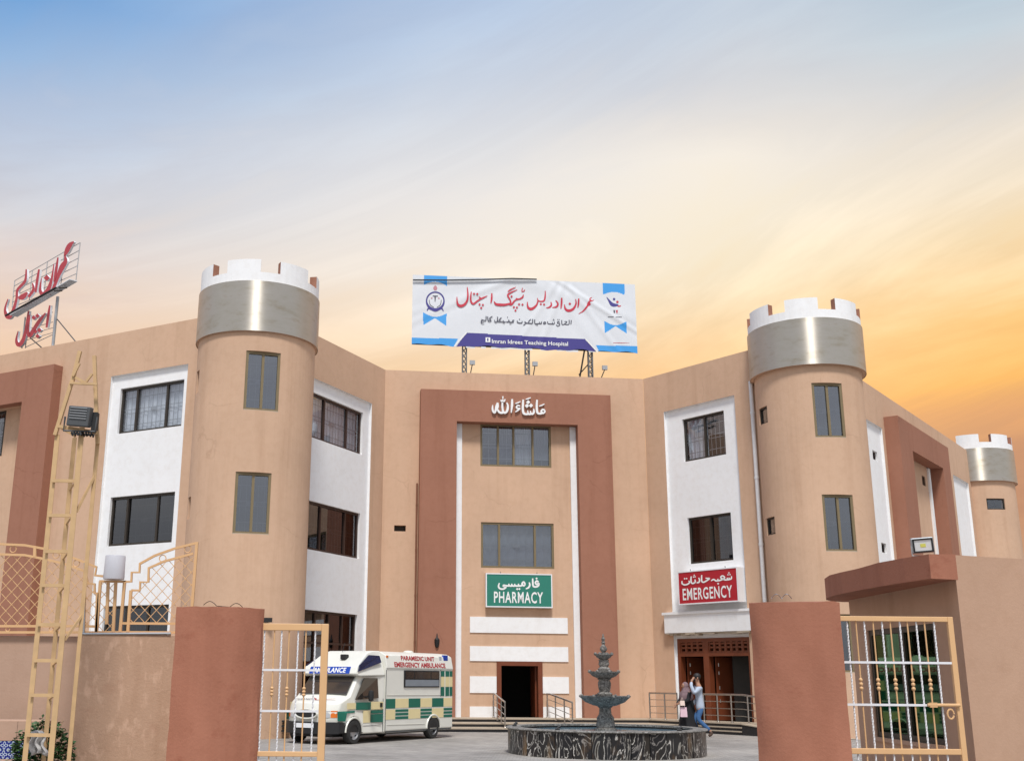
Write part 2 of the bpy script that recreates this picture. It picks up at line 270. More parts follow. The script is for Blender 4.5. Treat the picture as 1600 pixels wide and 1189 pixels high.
# ------------------------------------------------------------------ mesh helpers
WL = {}                       # world position of parents (no parent built in world space is rotated)
class MB:
    def __init__(s): s.v = []; s.f = []; s.m = []; s.mi = 0
    def add(s, vs, fs):
        k = len(s.v); s.v += [tuple(a) for a in vs]; s.f += [tuple(i + k for i in f) for f in fs]; s.m += [s.mi] * len(fs)
    def quad(s, a, b, c, d): s.add((a, b, c, d), ((0, 1, 2, 3),))
    def hexa(s, p):           # 8 points, bottom ring then top ring
        s.add(p, ((3, 2, 1, 0), (4, 5, 6, 7), (0, 1, 5, 4), (1, 2, 6, 5), (2, 3, 7, 6), (3, 0, 4, 7)))
    def box(s, x0, x1, y0, y1, z0, z1):
        s.hexa([(x0, y0, z0), (x1, y0, z0), (x1, y1, z0), (x0, y1, z0), (x0, y0, z1), (x1, y0, z1), (x1, y1, z1), (x0, y1, z1)])
    def tube(s, pts, r, n=6, cap=True, closed=False):
        pts = [Vector(p) for p in pts]; rs = r if isinstance(r, (list, tuple)) else [r] * len(pts)
        k = len(s.v); prev = None
        for i, p in enumerate(pts):
            a = pts[max(0, i - 1)] if not closed else pts[i - 1]; b = pts[min(len(pts) - 1, i + 1)] if not closed else pts[(i + 1) % len(pts)]
            t = (b - a).normalized()
            if prev is None:
                u = t.cross(Vector((0, 0, 1)))
                if u.length < .1: u = t.cross(Vector((0, 1, 0)))
            else: u = prev - t * prev.dot(t)
            u.normalize(); prev = u; w = t.cross(u)
            for j in range(n):
                q = 2 * math.pi * (j + .5) / n
                s.v.append(tuple(p + (u * math.cos(q) + w * math.sin(q)) * rs[i]))
        m = len(pts); fs = []
        for i in range(m if closed else m - 1):
            for j in range(n):
                i2 = (i + 1) % m
                fs.append((k + i * n + j, k + i * n + (j + 1) % n, k + i2 * n + (j + 1) % n, k + i2 * n + j))
        if cap and not closed:
            fs.append(tuple(k + j for j in reversed(range(n)))); fs.append(tuple(k + (m - 1) * n + j for j in range(n)))
        s.f += fs; s.m += [s.mi] * len(fs)
    def lathe(s, c, prof, n=24, wob=None):
        k = len(s.v); cx, cy, cz = c
        for (r, z) in prof:
            for j in range(n):
                q = 2 * math.pi * j / n; rr = r * (1 + (wob(q, z) if wob else 0))
                s.v.append((cx + rr * math.cos(q), cy + rr * math.sin(q), cz + z))
        fs = [(k + i * n + j, k + i * n + (j + 1) % n, k + (i + 1) * n + (j + 1) % n, k + (i + 1) * n + j) for i in range(len(prof) - 1) for j in range(n)]
        s.f += fs; s.m += [s.mi] * len(fs)
    def build(s, name, mat, parent=None, smooth=False, local=False, mesh=None):
        me = bpy.data.meshes.new(name)
        off = Vector((0, 0, 0))
        if parent is not None and not local: off = WL.get(parent.name, Vector((0, 0, 0)))
        me.from_pydata([(a - off.x, b - off.y, c - off.z) for a, b, c in s.v], [], s.f)
        for q in (mat if isinstance(mat, (list, tuple)) else [mat]): me.materials.append(M[q] if isinstance(q, str) else q)
        me.polygons.foreach_set('material_index', s.m)
        if smooth:
            me.polygons.foreach_set('use_smooth', [True] * len(s.f))
            try: me.set_sharp_from_angle(angle=R(38))
            except Exception: pass
        me.update()
        o = bpy.data.objects.new(name, me); COL.objects.link(o)
        if parent is not None:
            o.parent = parent; WL[o.name] = off
        return o
def tag(o, label, cat, group=None):
    o['label'] = label; o['category'] = cat
    if group: o['group'] = group
    return o
def thing(name, loc, label, cat, group=None, rz=0):
    o = bpy.data.objects.new(name, None); COL.objects.link(o); o.location = loc; o.rotation_euler = (0, 0, rz); o.empty_display_size = .2
    WL[o.name] = Vector(loc); return tag(o, label, cat, group)
def copy_tree(o, parent=None):
    c = o.copy(); COL.objects.link(c); c.parent = parent
    for ch in list(o.children): copy_tree(ch, c)
    return c

# ------------------------------------------------------------------ measured rays and vertical planes
def ray(x, y):
    x = x - 800 - PPX; y = 594.5 - y
    x, y = cr * x - sr * y, sr * x + cr * y
    return Vector((x, FPX * cp - y * sp, FPX * sp + y * cp))
def at(x, y, Y):
    r = ray(x, y); return Vector((0, 0, CZ)) + r * (Y / r.y)
def gnd(x, y, z=0.0):
    r = ray(x, y); return Vector((0, 0, CZ)) + r * ((z - CZ) / r.z)
class Plane:
    """a vertical facade plane; u runs to the right along it, w out of it towards the court, z up"""
    def __init__(s, deg, D):
        a = R(deg); s.n = Vector((math.sin(a), math.cos(a), 0)); s.u = Vector((math.cos(a), -math.sin(a), 0)); s.D = D
    def P(s, u, w, z): return s.n * (s.D - w) + s.u * u + Vector((0, 0, z))
    def uz(s, x, y, w=0.0):
        r = ray(x, y); t = (s.D - w) / (s.n.dot(r)); p = Vector((0, 0, CZ)) + r * t
        return p.dot(s.u), p.z
PA = Plane(29.1775, 23.8967); PB = Plane(-63.6125, 18.194); PC = Plane(-5.7123, 36.9929); PD = Plane(53.145, 28.411); PE = Plane(-52.5547, 11.2117)
def pbox(b, pl, u0, u1, w0, w1, z0, z1):
    P = pl.P; b.hexa([P(u0, w1, z0), P(u1, w1, z0), P(u1, w0, z0), P(u0, w0, z0), P(u0, w1, z1), P(u1, w1, z1), P(u1, w0, z1), P(u0, w0, z1)])
def sheet(b, pl, w, u0, u1, z0, z1, holes=(), depth=.2, jamb=True):
    us = sorted({u0, u1, *[h[0] for h in holes], *[h[1] for h in holes]}); zs = sorted({z0, z1, *[h[2] for h in holes], *[h[3] for h in holes]})
    us = [u for u in us if u0 <= u <= u1]; zs = [z for z in zs if z0 <= z <= z1]
    for i in range(len(us) - 1):
        for j in range(len(zs) - 1):
            cu, cz = (us[i] + us[i + 1]) / 2, (zs[j] + zs[j + 1]) / 2
            if any(h[0] < cu < h[1] and h[2] < cz < h[3] for h in holes): continue
            b.quad(pl.P(us[i], w, zs[j]), pl.P(us[i + 1], w, zs[j]), pl.P(us[i + 1], w, zs[j + 1]), pl.P(us[i], w, zs[j + 1]))
    if jamb:
        for (a, c, e, f) in holes:
            P = pl.P; v = w - depth
            b.quad(P(a, w, e), P(a, w, f), P(a, v, f), P(a, v, e)); b.quad(P(c, w, f), P(c, w, e), P(c, v, e), P(c, v, f))
            b.quad(P(a, w, f), P(c, w, f), P(c, v, f), P(a, v, f)); b.quad(P(c, w, e), P(a, w, e), P(a, v, e), P(c, v, e))

# ------------------------------------------------------------------ ground
b = MB(); n_ = 12
for i in range(n_):
    for j in range(n_):
        x0, x1 = -300 + 600 * i / n_, -300 + 600 * (i + 1) / n_; y0, y1 = -200 + 800 * j / n_, -200 + 800 * (j + 1) / n_
        b.quad((x0, y0, 0), (x1, y0, 0), (x1, y1, 0), (x0, y1, 0))
g = b.build('ground', 'paving'); g['kind'] = 'structure'

# ------------------------------------------------------------------ hospital building
ROOF = 11.786; PZ = 0.32
HB = thing('hospital_building', PC.P(6.28, 0, 0), 'tan three storey hospital with crenellated round towers and brown door portal', 'building')

def window(pl, u0, u1, z0, z1, w, mull, fmat='bronze', gmat='glass', curtain=(), grille=True, hline=None, fw=.07, cmat='curtain', thin=False):
    """frame (the part) with panes, grille and curtains below it"""
    f = MB()
    pbox(f, pl, u0, u1, w - .05, w + .03, z0, z0 + fw); pbox(f, pl, u0, u1, w - .05, w + .03, z1 - fw, z1)
    pbox(f, pl, u0, u0 + fw, w - .05, w + .028, z0 + fw, z1 - fw); pbox(f, pl, u1 - fw, u1, w - .05, w + .028, z0 + fw, z1 - fw)
    us = [u0 + fw] + [u0 + (u1 - u0) * m for m in mull] + [u1 - fw]
    for k, u in enumerate(us[1:-1]): pbox(f, pl, u - .035, u + .035, w - .048, w + .034 - .012 * (k % 2), z0 + fw, z1 - fw)
    hl = [z0 + fw] + ([z0 + (z1 - z0) * h for h in hline] if hline else []) + [z1 - fw]
    for h in hl[1:-1]: pbox(f, pl, u0 + fw, u1 - fw, w - .046, w + .024, h - .03, h + .03)
    o = f.build('window', fmat, HB)
    for k in range(len(us) - 1):
        for h in range(len(hl) - 1):
            p = MB(); ww = w - .012 - .018 * (k % 2)
            pbox(p, pl, us[k] + .002, us[k + 1] - .002, ww - .006, ww, hl[h] + .002, hl[h + 1] - .002); p.build('pane', gmat, o)
    if grille:
        q = MB(); nb = max(3, round((u1 - u0) / (.17 if not thin else .3))); gw = w - .075; zm = (z0 + z1) / 2
        for i in range(1, nb): u = u0 + (u1 - u0) * i / nb; pbox(q, pl, u - .006, u + .006, gw - .006, gw + .006, z0, z1)
        for z in (z0 + (z1 - z0) * .2, zm - .06, zm + .06, z0 + (z1 - z0) * .8): pbox(q, pl, u0, u1, gw - .014, gw - .004, z - .009, z + .009)
        um = (u0 + u1) / 2; pbox(q, pl, um - .15, um + .1, gw - .002, gw + .008, zm - .05, zm + .05)
        q.build('grille', 'grille', o)
    for (a, c, e, *cm) in curtain:         # fractions across and how far down it hangs
        q = MB(); ua, ub = u0 + (u1 - u0) * a, u0 + (u1 - u0) * c; m = 26; zb = z1 - (z1 - z0) * e
        for i in range(m):
            x0, x1 = ua + (ub - ua) * i / m, ua + (ub - ua) * (i + 1) / m
            f0, f1 = .025 * math.sin(i * 1.7), .025 * math.sin((i + 1) * 1.7)
            q.quad(pl.P(x0, w - .14 + f0, zb), pl.P(x1, w - .14 + f1, zb), pl.P(x1, w - .14 + f1, z1), pl.P(x0, w - .14 + f0, z1))
        q.build('curtain', cm[0] if cm else cmat, o, smooth=True)
    return o

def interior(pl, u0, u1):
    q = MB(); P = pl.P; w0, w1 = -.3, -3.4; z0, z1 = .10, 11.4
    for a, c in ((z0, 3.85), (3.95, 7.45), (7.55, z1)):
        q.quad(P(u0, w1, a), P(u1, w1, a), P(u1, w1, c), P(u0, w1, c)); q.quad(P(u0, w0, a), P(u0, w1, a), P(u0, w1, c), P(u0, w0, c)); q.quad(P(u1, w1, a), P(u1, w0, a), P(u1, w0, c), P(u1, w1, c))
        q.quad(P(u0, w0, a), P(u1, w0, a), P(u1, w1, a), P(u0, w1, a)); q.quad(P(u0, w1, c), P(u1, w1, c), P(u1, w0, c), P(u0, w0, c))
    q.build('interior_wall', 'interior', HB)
def facade(pl, u0, u1, holes, trim=(0.02, 0.02)):
    f = MB(); sheet(f, pl, 0, u0, u1, 0, ROOF, holes, .28)
    P = pl.P; f.quad(P(u0, 0, ROOF), P(u1, 0, ROOF), P(u1, -.25, ROOF), P(u0, -.25, ROOF)); f.quad(P(u1, -.25, 11.3), P(u0, -.25, 11.3), P(u0, -.25, ROOF), P(u1, -.25, ROOF))
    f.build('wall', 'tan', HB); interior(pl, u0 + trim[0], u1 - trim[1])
def panel(pl, u0, u1, z0, z1, holes, w=-.09):
    f = MB(); sheet(f, pl, w, u0, u1, z0, z1, holes, .22); P = pl.P; e = .003
    f.quad(P(u0 + e, -e, z0), P(u0 + e, -e, z1), P(u0 + e, w, z1), P(u0 + e, w, z0)); f.quad(P(u1 - e, -e, z1), P(u1 - e, -e, z0), P(u1 - e, w, z0), P(u1 - e, w, z1))
    f.quad(P(u0, -e, z1 - e), P(u1, -e, z1 - e), P(u1, w, z1 - e), P(u0, w, z1 - e))
    f.build('white_panel', 'white', HB)
def part_box(name, mat, pl, *a):
    f = MB(); pbox(f, pl, *a); return f.build(name, mat, HB)

W3, W2 = (8.575, 9.99), (5.186, 6.643)
# left wing
facade(PA, -44, -19.38, [(-25.03, -21.93, .02, 10.41), (-33.0, -28.47, .02, 9.92)], (.02, 1.2))
panel(PA, -25.03, -21.93, .02, 10.41, [(-24.67, -22.12, *W3), (-24.70, -22.17, *W2), (-24.6, -22.1, 1.9, 3.45)])
window(PA, -24.67, -22.12, *W3, -.2, (.25, .72), curtain=((.02, .98, 1.0),))
window(PA, -24.70, -22.17, *W2, -.2, (.25, .72), gmat='glassdark', thin=True)
window(PA, -24.6, -22.1, 1.9, 3.45, -.2, (.33, .66), gmat='glassdark')
f = MB(); sheet(f, PA, .36, -34.6, -27.19, 0, 11.0, [(-33.1, -28.5, 0, 9.92)], .36); P = PA.P
f.quad(P(-27.19, .36, 0), P(-27.19, 0, 0), P(-27.19, 0, 11.0), P(-27.19, .36, 11.0)); f.quad(P(-34.6, .36, 11.0), P(-27.19, .36, 11.0), P(-27.19, 0, 11.0), P(-34.6, 0, 11.0)); f.quad(P(-34.6, 0, 0), P(-34.6, .36, 0), P(-34.6, .36, 11.0), P(-34.6, 0, 11.0))
f.build('portal_frame', 'brown', HB)
f = MB(); sheet(f, PA, -.27, -33.1, -28.4, .02, 9.95, [(-32.6, -29.95, 8.4, 9.93), (-32.6, -29.95, *W2)], .1); f.build('wall', 'tan', HB)
window(PA, -32.6, -29.95, 8.4, 9.93, -.3, (.25, .75)); window(PA, -32.6, -29.95, *W2, -.3, (.25, .75))
# left inner wing
facade(PB, 24.81, 32.26, [(27.3, 31.40, .02, 10.40)], (1.2, .02))
panel(PB, 27.3, 31.40, .02, 10.40, [(27.86, 30.98, *W3), (27.86, 30.98, *W2), (27.86, 30.98, .1, 3.43)])
window(PB, 27.86, 30.98, *W3, -.2, (.28, .72), fmat='bronzeB', curtain=((.02, .98, 1.0),))
window(PB, 27.86, 30.98, *W2, -.2, (.28, .75), fmat='bronzeB', gmat='glassdark')
window(PB, 27.86, 30.98, .1, 3.43, -.2, (.25, .5, .75), fmat='bronzeB', gmat='glassdark', hline=(.72,), grille=False)
# centre
facade(PC, 1.73, 10.84, [(5.04, 7.50, 8.51, 9.99), (5.06, 7.54, 5.08, 6.60), (5.57, 7.08, .12, 2.06), (2.14, 2.53, 6.23, 6.43)])
window(PC, 5.04, 7.50, 8.51, 9.99, -.06, (.25, .47, .74), fmat='olive', gmat='glassgrey', curtain=((.26, .46, .86, 'blinddark'), (.47, .73, .92, 'curtain'), (.75, .98, .80)), cmat='blind', thin=True)
window(PC, 5.06, 7.54, 5.08, 6.60, -.06, (.25, .74), fmat='olive', gmat='glassgrey', curtain=((.03, .97, 1.0),), cmat='blind', thin=True)
part_box('vent', 'vent', PC, 2.15, 2.52, -.22, -.15, 6.24, 6.42)
f = MB(); sheet(f, PC, .40, 2.94, 9.54, 0, 11.05, [(4.18, 8.36, 0, 9.96)], .40); P = PC.P
f.quad(P(9.54, .4, 0), P(9.54, 0, 0), P(9.54, 0, 11.05), P(9.54, .4, 11.05)); f.quad(P(2.94, 0, 0), P(2.94, .4, 0), P(2.94, .4, 11.05), P(2.94, 0, 11.05)); f.quad(P(2.94, .4, 11.05), P(9.54, .4, 11.05), P(9.54, 0, 11.05), P(2.94, 0, 11.05))
f.build('portal_frame', 'brown', HB)
part_box('white_strip', 'white', PC, 4.185, 4.40, -.01, .07, PZ, 9.95); part_box('white_strip', 'white', PC, 8.15, 8.355, -.01, .07, PZ, 9.95)
part_box('white_stripe', 'white', PC, 4.69, 7.95, -.01, .03, 2.97, 3.48); part_box('white_stripe', 'white', PC, 4.69, 7.95, -.01, .03, 2.07, 2.54)
for z0, z1 in ((1.07, 1.59), (PZ, .65)):
    part_box('white_stripe', 'white', PC, 4.69, 5.565, -.01, .03, z0, z1); part_box('white_stripe', 'white', PC, 7.085, 7.95, -.01, .03, z0, z1)
f = MB(); pbox(f, PC, 5.57, 5.72, -.2, .05, PZ, 2.06); pbox(f, PC, 6.93, 7.08, -.2, .05, PZ, 2.06); pbox(f, PC, 5.72, 6.93, -.2, .048, 1.93, 2.06)
o = f.build('door_frame', 'wood', HB)
f = MB(); P = PC.P; f.hexa([P(6.88, -.25, PZ), P(6.93, -.25, PZ), P(6.93, -1.1, PZ), P(6.88, -1.1, PZ), P(6.88, -.25, 1.92), P(6.93, -.25, 1.92), P(6.93, -1.1, 1.92), P(6.88, -1.1, 1.92)]); f.build('door_leaf', 'wood', o)
# right inner wing
facade(PD, -26.05, -19.63, [(-25.17, -22.15, .02, 10.43)], (.02, 1.6))
panel(PD, -25.17, -22.15, .02, 10.43, [(-24.45, -22.68, 8.58, 10.04), (-24.43, -22.64, 5.19, 6.70), (-25.08, -22.155, .1, 2.82)])
window(PD, -24.45, -22.68, 8.58, 10.04, -.2, (.5,), curtain=((.02, .5, .98),))
window(PD, -24.43, -22.64, 5.19, 6.70, -.2, (.5,), gmat='glassdark')
f = MB(); pbox(f, PD, -25.4, -21.95, -.02, .16, 3.0, 3.58); pbox(f, PD, -25.46, -21.9, -.02, .20, 3.58, 3.66); f.build('door_lintel', 'white', HB)
f = MB(); x = -25.38
while x < -22.1:
    d = random.uniform(.12, .3); h = random.uniform(.03, .10); pbox(f, PD, x, min(x + d, -22.0), -.10, .12 + random.uniform(0, .05), 2.997 - h, 2.997); x += d + .003
f.build('broken_plaster', 'tread', HB)
# emergency door: wooden frame with slotted transom and two open leaves
f = MB(); D0, D1 = -25.08, -22.16; pw = -.18
for u0, u1 in ((D0, D0 + .12), (-24.02, -23.80), (D1 - .1, D1)): pbox(f, PD, u0, u1, pw - .1, pw + .12, PZ, 2.82)
pbox(f, PD, D0 + .12, D1 - .1, pw - .1, pw + .118, 2.26, 2.36); pbox(f, PD, D0 + .12, D1 - .1, pw - .1, pw + .118, 2.70, 2.82)
for u0, u1 in ((D0 + .12, -24.02), (-23.80, D1 - .1)):
    n_ = 4 if u0 < -24.5 else 7
    for i in range(n_ + 1): u = u0 + (u1 - u0) * i / n_; pbox(f, PD, max(u0, u - .045), min(u1, u + .045), pw - .05, pw + .10, 2.36, 2.70)
    for z in (2.36, 2.50, 2.62): pbox(f, PD, u0, u1, pw - .048, pw + .09, z, z + .06)
o = f.build('door_frame', 'wood', HB)
for u, s_ in ((D0 + .14, 1), (-23.78, 1)):
    f = MB(); P = PD.P; u2 = u + .12 * s_
    f.hexa([P(u, -.32, PZ), P(u + .05, -.32, PZ), P(u2 + .05, -1.2, PZ), P(u2, -1.2, PZ), P(u, -.32, 2.24), P(u + .05, -.32, 2.24), P(u2 + .05, -1.2, 2.24), P(u2, -1.2, 2.24)])
    d_ = f.build('door_leaf', 'wood', o)
    for z in (.9, 1.3, 1.75, 2.0):
        f = MB(); f.tube([P(u + .075, -.4, z - .05), P(u + .075, -.4, z + .05)], .018); f.build('bolt', 'steel', d_)
# right wing
facade(PE, 32.66, 55.9, [(38.0, 40.90, .02, 10.40), (50.96, 53.71, .02, 10.2), (45.75, 46.25, 9.01, 9.4)], (1.6, .3))
panel(PE, 38.0, 40.90, .02, 10.40, [(39.77, 40.34, 9.1, 9.43), (39.80, 40.38, 5.84, 6.18)]); panel(PE, 50.96, 53.71, .02, 10.2, [])
for a in ((39.77, 40.34, 9.1, 9.43), (39.80, 40.38, 5.84, 6.18)): window(PE, *a, -.2, (), fmat='bronzeB', gmat='glassdark', grille=False, fw=.05)
window(PE, 45.75, 46.25, 9.01, 9.4, -.06, (.5,), fmat='bronzeB', gmat='glassdark', grille=False, fw=.04)
f = MB(); sheet(f, PE, .5, 41.2, 48.35, 0, 10.87, [(42.8, 47.17, 0, 9.83)], .5); P = PE.P
f.quad(P(41.2, 0, 0), P(41.2, .5, 0), P(41.2, .5, 10.87), P(41.2, 0, 10.87)); f.quad(P(48.35, .5, 0), P(48.35, 0, 0), P(48.35, 0, 10.87), P(48.35, .5, 10.87)); f.quad(P(41.2, .5, 10.87), P(48.35, .5, 10.87), P(48.35, 0, 10.87), P(41.2, 0, 10.87))
f.build('portal_frame', 'brown', HB)
part_box('white_strip', 'white', PE, 46.6, 46.85, -.01, .07, 0, 9.8)

# towers ------------------------------------------------------------
def tower(c, r, zb, zt, ztop, wins, slits, faceaz, merlon0, base=0.0, band_r=None, n=72, label=None):
    """shaft with real openings, steel band, crenellated crown. angles in degrees, 0 = towards the camera, + = right in the photo"""
    cx, cy = c; f = MB()
    def pt(a, rr, z): q = R(faceaz + a); return (cx + rr * math.sin(q), cy - rr * math.cos(q), z)
    # faceaz: rotation so that angle 0 faces the camera
    holes = [(a - hw, a + hw, z0, z1) for a, hw, z0, z1, *_ in wins] + [(a - hw, a + hw, z0, z1) for a, hw, z0, z1 in slits]
    angs = sorted({round(-180 + 360 * i / n, 3) for i in range(n + 1)} | {round(h[0], 3) for h in holes} | {round(h[1], 3) for h in holes})
    zs = sorted({base, zb + .05} | {h[2] for h in holes} | {h[3] for h in holes})
    for i in range(len(angs) - 1):
        for j in range(len(zs) - 1):
            am, zm = (angs[i] + angs[i + 1]) / 2, (zs[j] + zs[j + 1]) / 2
            if any(h[0] < am < h[1] and h[2] < zm < h[3] for h in holes): continue
            f.quad(pt(angs[i], r, zs[j]), pt(angs[i + 1], r, zs[j]), pt(angs[i + 1], r, zs[j + 1]), pt(angs[i], r, zs[j + 1]))
    for (a0, a1, z0, z1) in holes:
        ri = r - .22; aa = [a for a in angs if a0 - .001 <= a <= a1 + .001]
        f.quad(pt(a0, r, z1), pt(a0, r, z0), pt(a0, ri, z0), pt(a0, ri, z1)); f.quad(pt(a1, r, z0), pt(a1, r, z1), pt(a1, ri, z1), pt(a1, ri, z0))
        for k in range(len(aa) - 1):
            f.quad(pt(aa[k], r, z1), pt(aa[k + 1], r, z1), pt(aa[k + 1], ri, z1), pt(aa[k], ri, z1)); f.quad(pt(aa[k + 1], r, z0), pt(aa[k], r, z0), pt(aa[k], ri, z0), pt(aa[k + 1], ri, z0))
    T = f.build('tower', 'tan', HB, smooth=True)
    br_ = band_r or r + .13
    g_ = MB(); ring = [(r - .02, zb), (br_ - .01, zb - .01), (br_, zb + .0), (br_, zb + .02)]
    N2 = 96
    def ringpts(prof, mi=0):
        k = len(g_.v)
        for rr, z in prof:
            for j in range(N2): g_.v.append(pt(360 * j / N2, rr, z))
        fs = [(k + i * N2 + j, k + i * N2 + (j + 1) % N2, k + (i + 1) * N2 + (j + 1) % N2, k + (i + 1) * N2 + j) for i in range(len(prof) - 1) for j in range(N2)]
        g_.f += fs; g_.m += [mi] * len(fs)
    ringpts([(r - .05, zb - .015), (br_ - .012, zb - .015), (br_ - .012, zb + .01)], 1)
    ringpts([(br_, zb - .03), (br_, zt), (br_ - .06, zt)], 0)
    g_.build('metal_band', ['band', 'tan'], T, smooth=True)
    h = MB(); ro, ri = br_ - .035, br_ - .24; zn = zt + (ztop - zt) * .42
    per = 360 / 7; mw = per * .64
    def arc(a0, a1, z0, z1, cheeks):
        m = max(2, int((a1 - a0) / 5)); aa = [a0 + (a1 - a0) * k / m for k in range(m + 1)]
        h.mi = 0
        for k in range(m): h.quad(pt(aa[k], ro, z0), pt(aa[k + 1], ro, z0), pt(aa[k + 1], ro, z1), pt(aa[k], ro, z1))
        h.mi = 1
        for k in range(m):
            h.quad(pt(aa[k + 1], ri, z0), pt(aa[k], ri, z0), pt(aa[k], ri, z1), pt(aa[k + 1], ri, z1))
        h.mi = 0
        for k in range(m): h.quad(pt(aa[k], ro, z1), pt(aa[k + 1], ro, z1), pt(aa[k + 1], ri, z1), pt(aa[k], ri, z1))
        h.mi = 1
        if cheeks:
            h.quad(pt(a0, ri, z0), pt(a0, ro, z0), pt(a0, ro, z1), pt(a0, ri, z1)); h.quad(pt(a1, ro, z0), pt(a1, ri, z0), pt(a1, ri, z1), pt(a1, ro, z1))
    for k in range(7):
        a0 = merlon0 + per * k
        arc(a0, a0 + mw, zt - .03, ztop, True); arc(a0 + mw, a0 + per, zt - .03, zn, False)
    h.build('battlement', ['white', 'brown'], T)
    # flat roof and dark core so the shaft is no empty tube
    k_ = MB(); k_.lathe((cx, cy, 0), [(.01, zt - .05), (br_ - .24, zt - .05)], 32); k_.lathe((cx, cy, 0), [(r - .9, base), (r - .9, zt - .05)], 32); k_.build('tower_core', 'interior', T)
    for (a, hw, z0, z1, kind) in wins:
        pm = Vector(pt(a, 1, 0)) - Vector((cx, cy, 0)); nrm = Vector((-pm.x, -pm.y, 0)).normalized()
        deg = math.degrees(math.atan2(nrm.x, nrm.y)); dist = r * math.cos(R(hw)) - .015
        pp = Vector((cx, cy, 0)) + pm * dist; pl = Plane(deg, nrm.dot(pp)); uc = pl.u.dot(pp); hu = r * math.sin(R(hw))
        if kind == 'tall':
            o = window(pl, uc - hu, uc + hu, z0, z1, -.03, (.5,), fmat='olive', gmat='glassblue', grille=True, fw=.075)
            s2 = MB(); pbox(s2, pl, uc - hu + .002, uc + hu - .002, -.08, .012, z0 + .001, z0 + .03); s2.build('sill', 'tread', o)
        else:
            window(pl, uc - hu, uc + hu, z0, z1, -.05, (), fmat='bronze', gmat='glass', grille=False, fw=.05)
    for (a, hw, z0, z1) in slits:
        v = MB(); m = 4
        for k in range(m):
            a0, a1 = a - hw + 2 * hw * k / m, a - hw + 2 * hw * (k + 1) / m
            v.quad(pt(a0, r - .2, z0), pt(a1, r - .2, z0), pt(a1, r - .2, z1), pt(a0, r - .2, z1))
        v.build('vent', 'vent', T)
    return T
def face(c): return math.degrees(math.atan2(c[0], -(-c[1])))
TL = (-5.33, 30.66); TR = (11.40, 33.42)
def az_of(c): return -math.degrees(math.atan2(c[0], c[1]))
ZB, ZT, ZTOP = 10.66, 12.08, 12.72
tower(TL, 1.66, ZB, ZT, ZTOP, [(6.5, 16.5, 8.42, 10.08, 'tall'), (3.0, 16.5, 5.10, 6.74, 'tall')], [(-74, 5, 9.1, 9.75), (-74, 5, 5.6, 6.2), (84, 5, 5.6, 6.3)], az_of(TL), -33.5, band_r=1.735)
tower(TR, 1.60, ZB, ZT, ZTOP, [(20, 16.5, 8.42, 10.08, 'tall'), (21.5, 16.5, 5.10, 6.74, 'tall'), (24, 17, 1.75, 3.35, 'tall'), (-60, 9.5, 9.1, 9.62, 'small'), (-60, 9.5, 5.72, 6.24, 'small')], [], az_of(TR), -17, band_r=1.735)
TF = PE.P(55.8, -.1, 0); TF = (TF.x, TF.y)
tower(TF, 1.6, 10.38, 11.85, 12.5, [(27, 15, 9.05, 9.55, 'small')], [], az_of(TF), -22, band_r=1.72)

# pipes on the facades
def pipe(name, mat, pts, r=.045):
    f = MB(); f.tube(pts, r, 8); return f.build(name, mat, HB, smooth=True)
def dpipe(pl, u, w, z0, z1, r, mat, brackets=5):
    f = MB(); f.tube([pl.P(u, w, z0), pl.P(u, w, z1)], r, 10)
    for i in range(brackets): z = z0 + (z1 - z0) * (i + .5) / brackets; f.tube([pl.P(u, w, z - .04), pl.P(u, w, z + .04)], r * 1.18, 10)
    return f.build('downpipe', mat, HB, smooth=True)
dpipe(PD, -21.42, .08, .4, 10.72, .065, 'pipewhite'); dpipe(PC, 2.88, .05, .4, 7.85, .032, 'rust')
dpipe(PE, 54.35, .10, .2, 10.9, .07, 'pipewhite'); dpipe(PE, 54.9, .25, .2, 10.75, .10, 'pipewhite', 3)
# small black wall lamp on the portal
f = MB(); p0 = PC.P(3.57, .42, 2.62); f.lathe(p0, [(.01, -.16), (.05, -.14), (.08, 0), (.085, .10), (.03, .16), (.012, .28), (.002, .3)], 12); f.tube([PC.P(3.57, .40, 2.86), p0 + Vector((0, 0, .2))], .018)
tag(f.build('wall_lantern', 'black', smooth=True), 'small black lantern on the left leg of the brown portal', 'lamp')

